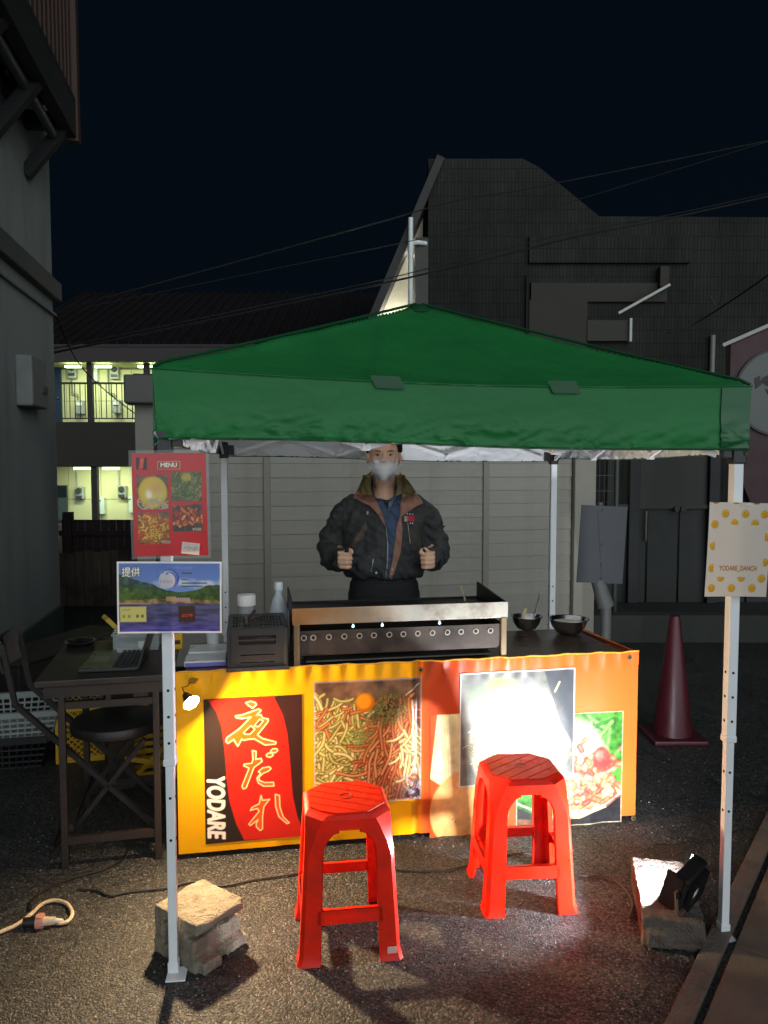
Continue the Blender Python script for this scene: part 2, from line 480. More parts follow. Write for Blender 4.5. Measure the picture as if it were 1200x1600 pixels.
# ================================================================== SETTING
def asphalt_material():
    m = bpy.data.materials.new('asphalt'); m.use_nodes = True
    N = m.node_tree.nodes; L = m.node_tree.links; b = N['Principled BSDF']
    tc = N.new('ShaderNodeTexCoord')
    vo = N.new('ShaderNodeTexVoronoi'); vo.inputs['Scale'].default_value = 125; vo.inputs['Randomness'].default_value = 1
    v2 = N.new('ShaderNodeTexVoronoi'); v2.inputs['Scale'].default_value = 290
    nz = N.new('ShaderNodeTexNoise'); nz.inputs['Scale'].default_value = 1.3; nz.inputs['Detail'].default_value = 7
    wob = N.new('ShaderNodeTexNoise'); wob.inputs['Scale'].default_value = 35; wob.inputs['Detail'].default_value = 3
    add = N.new('ShaderNodeVectorMath'); add.operation = 'MULTIPLY_ADD'
    add.inputs[1].default_value = (0.02, 0.02, 0.02)
    L.new(tc.outputs['Object'], wob.inputs[0]); L.new(wob.outputs['Color'], add.inputs[0]); L.new(tc.outputs['Object'], add.inputs[2])
    for n in (vo, v2): L.new(add.outputs[0], n.inputs['Vector'])
    L.new(tc.outputs['Object'], nz.inputs[0])
    hs = N.new('ShaderNodeSeparateColor'); L.new(vo.outputs['Color'], hs.inputs[0])
    rp = N.new('ShaderNodeValToRGB')
    e = rp.color_ramp.elements
    e[0].position = 0.0; e[0].color = (0.022, 0.022, 0.023, 1)
    e[1].position = 1.0; e[1].color = (0.15, 0.146, 0.14, 1)
    x = rp.color_ramp.elements.new(0.55); x.color = (0.054, 0.053, 0.052, 1)
    x = rp.color_ramp.elements.new(0.86); x.color = (0.092, 0.09, 0.085, 1)
    L.new(hs.outputs[0], rp.inputs[0])
    # dark binder between the stones
    gap = N.new('ShaderNodeMapRange'); gap.inputs[1].default_value = 0.25; gap.inputs[2].default_value = 0.7; gap.inputs[3].default_value = 1.0; gap.inputs[4].default_value = 0.25
    L.new(vo.outputs['Distance'], gap.inputs[0])
    mul = N.new('ShaderNodeMix'); mul.data_type = 'RGBA'; mul.blend_type = 'MULTIPLY'; mul.inputs[0].default_value = 1
    L.new(rp.outputs[0], mul.inputs[6]); L.new(gap.outputs[0], mul.inputs[7])
    # large wear patches
    wr = N.new('ShaderNodeMapRange'); wr.inputs[1].default_value = 0.35; wr.inputs[2].default_value = 0.7; wr.inputs[3].default_value = 0.75; wr.inputs[4].default_value = 1.25
    L.new(nz.outputs[0], wr.inputs[0])
    m2 = N.new('ShaderNodeMix'); m2.data_type = 'RGBA'; m2.blend_type = 'MULTIPLY'; m2.inputs[0].default_value = 1
    L.new(mul.outputs[2], m2.inputs[6]); L.new(wr.outputs[0], m2.inputs[7])
    # old oil stains and hairline cracks
    n3 = N.new('ShaderNodeTexNoise'); n3.inputs['Scale'].default_value = 2.6; n3.inputs['Detail'].default_value = 5; L.new(tc.outputs['Object'], n3.inputs[0])
    st3 = N.new('ShaderNodeMapRange'); st3.inputs[1].default_value = .56; st3.inputs[2].default_value = .70; st3.inputs[3].default_value = 1.0; st3.inputs[4].default_value = .52; L.new(n3.outputs[0], st3.inputs[0])
    wv = N.new('ShaderNodeTexNoise'); wv.inputs['Scale'].default_value = 3.5; wv.inputs['Detail'].default_value = 6; L.new(tc.outputs['Object'], wv.inputs[0])
    ad2 = N.new('ShaderNodeVectorMath'); ad2.operation = 'MULTIPLY_ADD'; ad2.inputs[1].default_value = (.45, .45, 0); L.new(wv.outputs['Color'], ad2.inputs[0]); L.new(tc.outputs['Object'], ad2.inputs[2])
    ck = N.new('ShaderNodeTexVoronoi'); ck.feature = 'DISTANCE_TO_EDGE'; ck.inputs['Scale'].default_value = .75; L.new(ad2.outputs[0], ck.inputs['Vector'])
    ckr = N.new('ShaderNodeMapRange'); ckr.inputs[1].default_value = .002; ckr.inputs[2].default_value = .007; ckr.inputs[3].default_value = .35; ckr.inputs[4].default_value = 1.0; L.new(ck.outputs['Distance'], ckr.inputs[0])
    mm = N.new('ShaderNodeMath'); mm.operation = 'MULTIPLY'; L.new(st3.outputs[0], mm.inputs[0]); L.new(ckr.outputs[0], mm.inputs[1])
    m3 = N.new('ShaderNodeMix'); m3.data_type = 'RGBA'; m3.blend_type = 'MULTIPLY'; m3.inputs[0].default_value = 1
    L.new(m2.outputs[2], m3.inputs[6]); L.new(mm.outputs[0], m3.inputs[7])
    L.new(m3.outputs[2], b.inputs['Base Color'])
    rr = N.new('ShaderNodeMapRange'); rr.inputs[3].default_value = 0.42; rr.inputs[4].default_value = 0.8
    L.new(hs.outputs[1], rr.inputs[0]); L.new(rr.outputs[0], b.inputs['Roughness'])
    hsum = N.new('ShaderNodeMath'); hsum.operation = 'MULTIPLY_ADD'; hsum.inputs[1].default_value = 0.35
    L.new(v2.outputs['Distance'], hsum.inputs[0]); L.new(vo.outputs['Distance'], hsum.inputs[2])
    hr = N.new('ShaderNodeMath'); hr.operation = 'MULTIPLY_ADD'; hr.inputs[1].default_value = -0.55
    L.new(hs.outputs[2], hr.inputs[0]); L.new(hsum.outputs[0], hr.inputs[2])
    bp = N.new('ShaderNodeBump'); bp.invert = True; bp.inputs['Strength'].default_value = 1.0; bp.inputs['Distance'].default_value = 0.0034
    L.new(hr.outputs[0], bp.inputs['Height']); L.new(bp.outputs[0], b.inputs['Normal'])
    return m

g = MB(); g.add([(-22, -8, 0), (22, -8, 0), (22, 27, 0), (-22, 27, 0)], [(0, 1, 2, 3)])
struct(g.build('ground', asphalt_material()))

# --- loose stones lying on the asphalt (real relief close to the camera)
st = MB()
for i in range(2600):
    Y = 1.95 + 2.2 * random.random() ** 1.6; X = (random.random() - 0.5) * Y * 1.02
    s = random.uniform(0.0018, 0.0052)
    a = random.random() * 6.28; h = s * random.uniform(0.4, 0.9)
    pts = [(X + s * random.uniform(.7, 1.2) * math.cos(a + k * 2.1), Y + s * random.uniform(.7, 1.2) * math.sin(a + k * 2.1), 0.0) for k in range(3)]
    st.add(pts + [(X + random.uniform(-.3, .3) * s, Y + random.uniform(-.3, .3) * s, h)], [(0, 1, 3), (1, 2, 3), (2, 0, 3)])
grit = st.build('loose_grit', M('grit', (120, 113, 103), 0.7, var=0.35, vscale=40))
grit['kind'] = 'stuff'; grit['label'] = 'loose grit scattered over the asphalt'; grit['category'] = 'grit'

# --- flush kerb strip and concrete slabs on the right
A = gp(1040, 1600); B = gp(1190, 1290); dd = (B - A).normalized(); KA = math.atan2(dd.y, dd.x) - R(90)
pav = struct(MB().box((0.62, 2.8, -0.045), (0.98, 10.2, 0.1)).build('pavement', M('pavement_bed', (48, 44, 40), 0.9, bump=0.4, bscale=90)))
pav.location = A; pav.rotation_euler = (0, 0, KA)
slab_m = M('paving_concrete', (104, 88, 78), 0.85, var=0.22, vscale=5, bump=0.55, bscale=140, dirt=(84, 76, 60), dscale=2.2)
kerb_m = M('kerb_concrete', (100, 88, 80), 0.85, var=0.2, vscale=14, bump=0.6, bscale=120)
y = -2.2; k = 0
while y < 7.5:
    MB().box((0.032, y + 0.299, 0.0), (0.064, 0.596, 0.03), bevel=0.004).build('kerb_stone', kerb_m, pav); y += 0.6
y = -1.34
while y < 7.2:
    for cx in (0.335, 0.84):
        b = MB()
        if abs(y + 0.74) < 0.01 and cx < 0.5:      # the slab with the broken-out lifting notch
            P = [(cx - .25, y), (cx + .25, y), (cx + .25, y + .592), (cx + .02, y + .592), (cx - .01, y + .545), (cx - .06, y + .545), (cx - .09, y + .592), (cx - .25, y + .592)]
            b.prism(P, -0.01, 0.016)
        else:
            b.box((cx, y + 0.296, 0.003), (0.496, 0.592, 0.026 + 0.004 * random.random()), bevel=0.004)
        b.build('paving_slab', slab_m, pav)
    y += 0.6

# ------------------------------------------------------------------ grey sided garage behind the tent
sh = thing('garage', 'low grey garage with horizontal siding boards behind the green tent', 'garage', (-1.80, 5.585, 0), R(13))
SL = 3.64
bm_ = M('siding_board', (156, 151, 141), 0.75, var=0.06, vscale=2.5, bump=0.08, bscale=30, aniso=(0.6, 1, 9), dirt=(142, 136, 125), dscale=1.6, daniso=(1.4, 1, .6), objrand=.05)
tr_ = M('siding_trim', (140, 135, 126), 0.65, var=0.06)
dk_ = M('garage_fascia', (92, 86, 84), 0.6, var=0.1)
MB().box((SL / 2, 1.35, 1.07), (SL - 0.02, 2.6, 2.10)).build('wall', M('garage_core', (70, 66, 62), 0.8), sh)
panels = [(0.15, 0.915), (0.965, 2.665), (2.715, 3.44)]
for x0, x1 in panels:
    src = None; zz = 0.05
    while zz < 2.04:
        if src is None:
            b = MB(); w = x1 - x0
            b.add([(0, 0, 0), (w, 0, 0), (w, 0.006, 0.1068), (0, 0.006, 0.1068), (0, .04, 0), (w, .04, 0), (w, .04, .1068), (0, .04, .1068),
                   (0, 0.0, .004), (w, 0.0, .004)],
                  [(8, 9, 2, 3), (0, 1, 9, 8), (0, 4, 5, 1), (3, 2, 6, 7), (1, 5, 6, 2, 9), (0, 8, 3, 7, 4), (4, 7, 6, 5)])
            src = b.build('siding_board', bm_, sh, loc=(x0, -0.0, zz))
        else:
            share(src, 'siding_board', sh, (x0, random.uniform(-.0015, .0015), zz), (0, 0, random.uniform(-.001, .001)))
        zz += 0.108
for cx in (0.94, 2.69): MB().box((cx, 0.008, 1.09), (0.05, 0.05, 2.1), bevel=0.004).build('divider_post', tr_, sh)
MB().box((0.065, 0.0, 1.05), (0.13, 0.08, 2.1), bevel=0.006).build('corner_post', tr_, sh)
MB().box((3.545, -0.01, 1.09), (0.19, 0.07, 2.18), bevel=0.006).build('corner_post', M('corner_post_pale', (150, 144, 132), 0.6, var=0.06), sh)
MB().box((SL / 2 + .02, -0.04, 2.085), (SL + 0.16, 0.24, 0.20), bevel=0.012).build('fascia', dk_, sh)
MB().box((SL / 2 + .03, 1.45, 2.195), (SL + 0.1, 2.7, 0.05)).build('roof', M('garage_roof', (60, 58, 57), 0.6), sh)
MB().cyl((0.16, -0.05, 0.0), (0.16, -0.05, 2.06), 0.022, n=10).build('downpipe', dk_, sh, smooth=True)

# ------------------------------------------------------------------ apartment block with lit walkways, far left
AY = 20.0
ap = thing('apartment_block', 'two storey apartment block with lit yellow walkways behind the dark fence', 'building', (0, AY, 0), 0)
def az(py, Y=AY): return at(600, py, Y).z
def ax(px, Y=AY): return at(px, 727, Y).x
X0, X1 = ax(20), ax(700)
BK = 1.3
conc = M('apartment_concrete', (50, 46, 41), 0.85, var=0.15, vscale=2)
fas = M('apartment_fascia', (56, 48, 46), 0.7, var=0.1)
uz1, uz0, lz1, lz0 = az(567), az(660), az(729), -1.2
W = X1 - X0; XC = (X0 + X1) / 2
wallm = M('apartment_wall', (208, 208, 160), 0.8, var=0.06, vscale=1.5, bump=0.06)
MB().box((XC, BK + 0.2, 1.6), (W, 0.3, 5.8)).build('rear_wall', M('apartment_joint', (120, 116, 84), 0.9), ap)
for (za, zb, rows) in ((uz0 - 0.2, uz1, 2), (lz0, lz1, 3)):
    hh = (zb - za) / rows
    for r_ in range(rows):
        x = X0; src = None
        while x < ax(360):
            if src is None: src = MB().box((0.445, 0, hh / 2 - 0.006), (0.89, 0.05, hh - 0.012), bevel=0.006).build('wall_panel', wallm, ap, loc=(x, BK + 0.03, za + r_ * hh))
            else: share(src, 'wall_panel', ap, (x, BK + 0.03, za + r_ * hh))
            x += 0.902
MB().box((XC, 0.55, (uz0 + lz1) / 2), (W, 1.5, uz0 - lz1)).build('walkway_slab', conc, ap)
MB().box((XC, -0.2, uz1 + 0.21), (W, 0.24, 0.42)).build('eave_fascia', fas, ap)
MB().box((XC, 0.6, uz1 + 0.12), (W, 1.4, 0.16)).build('soffit', wallm, ap)
MB().box((XC, 0.0, lz0 - 0.2), (W, 2.4, 0.4)).build('lower_slab', conc, ap)
# roof with standing ribs
ry0, rz0, ry1, rz1 = -0.35, uz1 + 0.42, 5.6, uz1 + 3.0
rm = M('roof_sheet', (22, 19, 21), 0.5, var=0.15, vscale=3)
MB().add([(X0 - .2, ry0, rz0), (X1, ry0, rz0), (X1, ry1, rz1), (X0 - .2, ry1, rz1), (X0 - .2, ry0, rz0 - .06), (X1, ry0, rz0 - .06), (X1, ry1, rz1 - .06), (X0 - .2, ry1, rz1 - .06)],
         [(0, 1, 2, 3), (4, 7, 6, 5), (0, 4, 5, 1), (2, 6, 7, 3), (0, 3, 7, 4), (1, 5, 6, 2)]).build('roof', rm, ap)
src = None; x = X0 - .1
ribm = M('roof_rib', (34, 25, 25), 0.5)
while x < X1:
    if src is None: src = MB().bar((0, ry0, rz0 + .03), (0, ry1, rz1 + .03), 0.05, 0.07).build('roof_rib', ribm, ap, loc=(x, 0, 0))
    else: share(src, 'roof_rib', ap, (x, 0, 0))
    x += 0.30
# pillars, railings
for px in (50, 144, 232, 320):
    MB().box((ax(px), 0.0, (uz0 + uz1) / 2), (0.14, 0.14, uz1 - uz0), bevel=.01).build('pillar', fas, ap)
    MB().box((ax(px + 4), 0.0, (lz0 + lz1) / 2), (0.16, 0.16, lz1 - lz0), bevel=.01).build('pillar', fas, ap)
railm = M('railing_metal', (38, 36, 36), 0.5)
rt = az(599)
MB().bar((X0, -.03, rt), (ax(330), -.03, rt), .05, .05).build('top_rail', railm, ap)
MB().bar((X0, -.03, az(654)), (ax(330), -.03, az(654)), .03, .03).build('bottom_rail', railm, ap)
src = None; x = X0 + .05
while x < ax(330):
    if src is None: src = MB().cyl((0, -.03, az(654)), (0, -.03, rt), 0.012, n=6).build('baluster', railm, ap, loc=(x, 0, 0))
    else: share(src, 'baluster', ap, (x, 0, 0))
    x += 0.135
lr = az(812)
MB().bar((X0, -.6, lr), (ax(300), -.6, lr), .05, .05).build('top_rail', railm, ap)
MB().bar((X0, -.6, lr - .14), (ax(300), -.6, lr - .14), .04, .04).build('middle_rail', railm, ap)
for i in range(14): MB().cyl((ax(112 + i * 8.6), -.6, lr - .9), (ax(112 + i * 8.6), -.6, lr), 0.012, n=6).build('baluster', railm, ap)
# doors, meters, cabinets on the rear walls
BY = AY + BK
def bx(px): return at(px, 727, BY).x
def bz(py): return at(600, py, BY).z
navy = M('door_navy', (28, 50, 78), 0.45, var=0.08)
d = MB().box(((bx(72) + bx(100)) / 2, BK - .02, (bz(572) + bz(662)) / 2), (bx(100) - bx(72), .06, bz(572) - bz(662)), bevel=.01).build('door', navy, ap)
MB().cyl((bx(97), BK - .09, bz(622)), (bx(94), BK - .09, bz(622)), .02, n=8).build('handle', M('door_steel', (190, 190, 185), .3, .9), d)
d = MB().box(((bx(80) + bx(105)) / 2, BK - .02, (bz(758) + bz(850)) / 2), (bx(105) - bx(80), .06, bz(758) - bz(850)), bevel=.01).build('door', M('door_slate', (70, 84, 84), .5), ap)
MB().box(((bx(84) + bx(104)) / 2, BK - .06, bz(768)), (bx(104) - bx(84), .03, bz(760) - bz(777))).build('door_window', M('dark_glass', (30, 40, 48), .15), d)
metm = M('meter_grey', (150, 156, 150), .45, var=.1); mglass = M('meter_glass', (60, 66, 66), .12); cab = M('cabinet_pale', (196, 214, 202), .45, var=.06)
for px, py, w, h in ((119, 580, 13, 24), (184.5, 582, 13, 22), (126, 770, 13, 20), (192, 768, 13, 19)):
    mb = MB().box((bx(px), BK - .08, bz(py)), (w / 57, .16, h / 57), bevel=.02).build('electric_meter', metm, ap)
    MB().cyl((bx(px), BK - .15, bz(py - 4)), (bx(px), BK - .23, bz(py - 4)), .085, .07, n=14).build('dial', mglass, mb, smooth=True)
    MB().box((bx(px), BK - .17, bz(py + 6)), (.16, .04, .07)).build('terminal_cover', M('meter_dark', (56, 58, 58), .5), mb)
    MB().cyl((bx(px - 6), BK - .04, bz(py - 8)), (bx(px - 6), BK - .04, bz(py - 8) + .45), .018, n=6).build('conduit', metm, mb)
for px, py in ((130, 637), (187, 636)):
    mb = MB().box((bx(px), BK - .1, bz(py)), (13 / 57, .18, 22 / 57), bevel=.03).build('gas_meter', metm, ap)
    MB().box((bx(px), BK - .2, bz(py - 5)), (.15, .03, .08)).build('dial', M('meter_face', (225, 228, 222), .3), mb)
    MB().tube([(bx(px - 4), BK - .1, bz(py - 10)), (bx(px - 4), BK - .08, bz(py - 20)), (bx(px - 13), BK - .06, bz(py - 22)), (bx(px - 14), BK - .06, bz(572))], .022, 6).build('pipe', M('pipe_grey', (110, 112, 106), .5), mb, smooth=True)
for px, py, w, h in ((152.5, 583, 10, 26), (159, 790, 10, 26), (206.5, 788, 9, 26)):
    c_ = MB().box((bx(px), BK - .06, bz(py)), (w / 56, .12, h / 56), bevel=.01).build('meter_cabinet', cab, ap)
    MB().box((bx(px - 2), BK - .125, bz(py - 8)), (.06, .01, .03)).build('window', M('meter_dark', (56, 58, 58), .5), c_)
# walkway ceiling lamps, lit
for px, z, n in ((110, uz1, 0), (157, uz1, 0), (225, uz1, 0), (120, lz1, 0), (166, lz1, 0), (222, lz1, 0)):
    lb = MB().box((ax(px), .35, z - .05), (.42, .1, .06), bevel=.01).build('ceiling_lamp', M_emit('tube_lamp', (225, 255, 205), 4), ap)
    la = bpy.data.lights.new('walkway_light', 'AREA'); la.shape = 'RECTANGLE'; la.size = .4; la.size_y = .1; la.energy = 8.5; la.color = (.87, 1.0, .68)
    lo = bpy.data.objects.new('walkway_light', la); COL.objects.link(lo); lo.parent = ap; lo.location = (ax(px), .35, z - .10); lo.rotation_euler = (R(22), 0, 0)

# ------------------------------------------------------------------ dark fences between garage and white house
f1 = thing('wooden_fence', 'low weathered brown board fence between white house and garage', 'fence', (0, 8.4, 0), 0)
fm = M('old_board', (84, 74, 64), .85, var=.3, vscale=6, bump=.3, aniso=(4, 4, .6), dirt=(50, 44, 40))
x = at(92, 727, 8.4).x
while x < at(235, 727, 8.4).x:
    hgt = at(600, 862, 8.4).z + random.uniform(-.02, .02)
    MB().box((x, random.uniform(-.004, .004), hgt / 2), (.094, .02, hgt), bevel=.003).build('board', fm, f1); x += .1
for z in (.18, .48): MB().box((at(163, 727, 8.4).x, .03, z), (1.05, .03, .05)).build('rail', fm, f1)
f2 = thing('slat_screen', 'dark plum slat screen standing behind the low board fence', 'fence', (0, 9.0, 0), 0)
fm2 = M('plum_slat', (52, 40, 42), .75, var=.2)
x = at(100, 727, 9).x
while x < at(240, 727, 9).x:
    MB().box((x, 0, .5), (.085, .02, 1.0 + at(600, 824, 9).z - 1.0 + .0), bevel=.003).build('slat', fm2, f2); x += .092
MB().box((at(168, 727, 9).x, -.02, at(600, 826, 9).z - .05), (1.15, .03, .06)).build('rail', fm2, f2)
MB().box((at(105, 727, 9).x, -.01, .5), (.1, .1, 1.0), bevel=.005).build('post', fm2, f2)

# ------------------------------------------------------------------ white house on the left
h0, h1 = gp(0, 1088), gp(96, 1000)
hd = (h1 - h0).normalized(); hl = (h1 - h0).length
hang = math.atan2(hd.y, hd.x)
hs_ = thing('white_house', 'pale rendered house wall at the left edge with dark timber balcony', 'house', (h1.x, h1.y, 0), hang)
# local: x runs back towards the camera as negative, +y points left (into the house), -y faces the lane
hn = Vector((math.sin(hang), -math.cos(hang), 0))
def hp(px, py, off=0.0):
    P = on_plane(px, py, h1 + hn * off, hn); q = P - h1
    return (q.dot(hd), -off, P.z)
render_m = M('house_render', (142, 147, 143), .9, var=.06, vscale=1.3, bump=.2, bscale=200, dirt=(118, 122, 116), dscale=.9, daniso=(1.5, 1, .35))
MB().box((-3.5, 2.0, 4.0), (7.0, 4.0, 8.0)).build('wall', render_m, hs_)
MB().box((-3.5, -.012, .16), (7.0, .03, .32)).build('plinth', M('house_plinth', (62, 74, 66), .85, var=.1), hs_)
ta = hp(0, 384); tb = hp(84, 458)
tz = (ta[2] + tb[2]) / 2
tm = M('house_trim', (62, 66, 66), .6)
MB().box((-3.5 + .03, -.03, tz), (7.06, .07, .16), bevel=.01).build('trim_band', tm, hs_)
MB().box((-3.5, -.015, tz - .2), (7.02, .03, .02)).build('trim_band', M('house_trim_pale', (120, 122, 118), .7), hs_)
q0 = hp(22, 553); q1 = hp(50, 640)
mb = MB().box(((q0[0] + q1[0]) / 2, -.06, (q0[2] + q1[2]) / 2), (abs(q1[0] - q0[0]), .12, abs(q0[2] - q1[2])), bevel=.015).build('meter_box', M('meter_box_grey', (120, 122, 120), .7), hs_)
MB().box((max(q0[0], q1[0]) - .1, -.125, min(q0[2], q1[2]) + .14), (.12, .012, .05)).build('slot', M('meter_dark', (56, 58, 58), .5), mb)
# balcony: outer edge 0.36 m proud of the wall
tim = M('dark_timber', (26, 25, 26), .7, var=.2); brn = M('brown_slat', (66, 44, 38), .6, var=.15)
fe = hp(122, 215, .36); FX, FZ = fe[0], fe[2]
MB().box((FX - 1.7, -.31, FZ + .10), (3.4, .1, .26), bevel=.006).build('balcony_beam', tim, hs_)
MB().box((FX - 1.7, -.18, FZ + .25), (3.4, .36, .04)).build('balcony_floor', tim, hs_)
for i in range(7):
    MB().box((FX - .12 - i * .5, -.17, FZ + .06), (.09, .34, .12)).build('joist', tim, hs_)
for i in range(4):
    MB().bar((FX - .15 - i * .75, .0, FZ - .36), (FX - .15 - i * .75, -.30, FZ + .02), .075, .09).build('bracket', tim, hs_)
src = None
for i in range(26):
    if src is None: src = MB().box((0, -.33, FZ + .78), (.055, .025, 1.1)).build('balcony_slat', brn, hs_, loc=(FX - .03, 0, 0))
    else: share(src, 'balcony_slat', hs_, (FX - .03 - i * .115, 0, 0))
MB().box((FX - 1.7, -.33, FZ + 1.34), (3.4, .06, .06)).build('balcony_rail', brn, hs_)
MB().box((FX - .02, -.33, FZ + .65), (.09, .09, 1.4)).build('balcony_post', brn, hs_)
MB().tube([(FX - 2.6, -.22, FZ - .03), (FX - .5, -.22, FZ - .06), (FX - .22, -.22, FZ - .07)], .035, 10).build('drain_pipe', M('pipe_dark', (72, 76, 76), .5), hs_, smooth=True)

# ------------------------------------------------------------------ large tiled building, right rear
RY = 16.0
def tile_material():
    m = bpy.data.materials.new('wall_tile'); m.use_nodes = True
    N = m.node_tree.nodes; L = m.node_tree.links; b = N['Principled BSDF']; b.inputs['Roughness'].default_value = .8; b.inputs['Specular IOR Level'].default_value = .12
    tc = N.new('ShaderNodeTexCoord'); mp = N.new('ShaderNodeMapping'); mp.inputs['Rotation'].default_value = (R(90), 0, 0)
    br = N.new('ShaderNodeTexBrick'); br.offset = 0.0
    br.inputs['Scale'].default_value = 1.0; br.inputs['Brick Width'].default_value = .072; br.inputs['Row Height'].default_value = .27
    br.inputs['Mortar Size'].default_value = .006; br.inputs['Bias'].default_value = 0
    br.inputs['Color1'].default_value = lin((48, 47, 44)) + (1,); br.inputs['Color2'].default_value = lin((43, 42, 40)) + (1,); br.inputs['Mortar'].default_value = lin((30, 30, 28)) + (1,)
    L.new(tc.outputs['Object'], mp.inputs[0]); L.new(mp.outputs[0], br.inputs['Vector'])
    nz = N.new('ShaderNodeTexNoise'); nz.inputs['Scale'].default_value = .9; nz.inputs['Detail'].default_value = 8; nz.inputs['Roughness'].default_value = .62
    m2 = N.new('ShaderNodeMapping'); m2.inputs['Scale'].default_value = (1, 1, .35); L.new(tc.outputs['Object'], m2.inputs[0]); L.new(m2.outputs[0], nz.inputs[0])
    mr = N.new('ShaderNodeMapRange'); mr.inputs[1].default_value = .35; mr.inputs[2].default_value = .68; mr.inputs[3].default_value = .62; mr.inputs[4].default_value = 1.25; L.new(nz.outputs[0], mr.inputs[0])
    mx = N.new('ShaderNodeMix'); mx.data_type = 'RGBA'; mx.blend_type = 'MULTIPLY'; mx.inputs[0].default_value = 1
    L.new(br.outputs[0], mx.inputs[6]); L.new(mr.outputs[0], mx.inputs[7]); L.new(mx.outputs[2], b.inputs['Base Color'])
    bp = N.new('ShaderNodeBump'); bp.invert = True; bp.inputs['Strength'].default_value = .5; bp.inputs['Distance'].default_value = .01
    L.new(br.outputs['Fac'], bp.inputs['Height']); L.new(bp.outputs[0], b.inputs['Normal'])
    return m
tile = tile_material()
rb = thing('tiled_building', 'tall stepped tile clad building looming right behind the tent', 'building', (0, RY, 0), 0)
def rx(px, Y=RY): return at(px, 727, Y).x
def rz(py, Y=RY): return at(600, py, Y).z
P = [(rx(668), 0), (rx(668), rz(248)), (rx(812), rz(248)), (rx(838), rz(262)), (rx(930), rz(338)), (rx(1500), rz(341)), (rx(1500), 0)]
MB().prism(P, 0, 7, lambda x, y, z: (x, z, y)).build('tiled_wall', tile, rb)
MB().box((rx(822), -.03, rz(445) / 2 + .6), (.10, .10, 4.4)).build('corner_fin', tile, rb)
MB().box(((rx(822) + rx(1068)) / 2, -.03, rz(392)), (rx(1068) - rx(822), .14, rz(371) - rz(412))).build('tiled_band', tile, rb)
smo = M('smooth_render', (52, 48, 42), .85, var=.06, vscale=1)
MB().box(((rx(823) + rx(1034)) / 2, -.02, (rz(446) + rz(470)) / 2), (rx(1034) - rx(823), .12, rz(443) - rz(472))).build('balcony_front', smo, rb)
MB().box(((rx(823) + rx(912)) / 2, -.03, (rz(470) + rz(640)) / 2), (rx(912) - rx(823), .14, rz(470) - rz(640))).build('smooth_panel', smo, rb)
MB().box(((rx(912) + rx(978)) / 2, -.05, rz(518)), (rx(978) - rx(912), .16, rz(502) - rz(534))).build('balcony_front', M('smooth_render_pale', (58, 56, 51), .85), rb)
MB().box((rx(1026), -.08, rz(436)), (.18, .3, rz(420) - rz(452)), bevel=.01).build('gutter_box', smo, rb)
MB().bar((rx(955), -.3, rz(494)), (rx(1032), -.3, rz(450)), .06, .05).build('stair_rail', M('rail_pale', (170, 172, 166), .5), rb)
MB().box((rx(977), -.1, rz(518)), (.05, .2, rz(500) - rz(536))).build('post', M('rail_pale', (170, 172, 166), .5), rb)
MB().cyl((rx(1106), -.08, rz(525)), (rx(1106), -.08, .0), .055, n=10).build('drain_pipe', M('pipe_grey', (110, 112, 106), .5), rb, smooth=True)
# lit stairwell beside the tower
Q = [(rx(560), 0), (rx(560), rz(560)), (rx(664), rz(300)), (rx(664), 0)]
MB().prism(Q, 1.2, 1.4, lambda x, y, z: (x, z, y)).build('stairwell_wall', M('stair_wall', (200, 196, 176), .8, var=.05), rb)
MB().bar((rx(686), .25, rz(250)), (rx(560), .25, rz(552)), .16, .9, up=(0, 1, 0)).build('stair_roof', M('stair_roof', (44, 40, 40), .7), rb)
MB().box((rx(668) - .14, .4, rz(430) / 2), (.26, 1.2, rz(320))).build('stair_pier', M('stair_pier', (70, 68, 64), .8), rb)
MB().tube([(rx(640), -.35, rz(349)), (rx(640), -.35, rz(500)), (rx(640), -.35, 0)], .05, 10).build('stair_pipe', M('white_pipe', (214, 220, 216), .4), rb, smooth=True)
MB().tube([(rx(640), -.35, rz(385)), (rx(664), -.2, rz(385))], .045, 10).build('stair_pipe', M('white_pipe', (214, 220, 216), .4), rb, smooth=True)
sl = MB().box((rx(612), 1.12, rz(500)), (.3, .12, .1), bevel=.01).build('stair_lamp', M_emit('stair_lamp', (255, 240, 190), 6), rb)
for px, py, e_ in ((618, 500, 30), (652, 385, 26)):
    la = bpy.data.lights.new('stair_light', 'POINT'); la.energy = e_; la.color = (1, .96, .82); la.shadow_soft_size = .1
    lo = bpy.data.objects.new('stair_light', la); COL.objects.link(lo); lo.parent = rb; lo.location = (rx(px), .75, rz(py))

# ------------------------------------------------------------------ dark yard on the right: gate, wall, wire fence
gt = thing('sliding_gate', 'dark sheet metal double gate behind the traffic cone', 'gate', (0, 8.6, 0), 0)
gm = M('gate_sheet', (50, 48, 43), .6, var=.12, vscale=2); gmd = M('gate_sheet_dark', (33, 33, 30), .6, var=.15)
def sx(px, Y): return at(px, 727, Y).x
def szz(py, Y): return at(600, py, Y).z
GY = 8.6
MB().box((sx(1060, GY), 0, (szz(700, GY) + szz(790, GY)) / 2), (sx(1120, GY) - sx(1000, GY), .04, szz(700, GY) - szz(790, GY))).build('upper_panel', gm, gt)
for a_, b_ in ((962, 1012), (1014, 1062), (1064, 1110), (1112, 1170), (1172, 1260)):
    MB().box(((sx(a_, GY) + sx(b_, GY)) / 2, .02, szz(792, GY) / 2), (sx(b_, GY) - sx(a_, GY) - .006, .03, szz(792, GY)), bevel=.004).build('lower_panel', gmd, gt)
MB().box((sx(1110, GY), -.01, szz(791, GY)), (sx(1262, GY) - sx(960, GY), .06, .05)).build('rail', gm, gt)
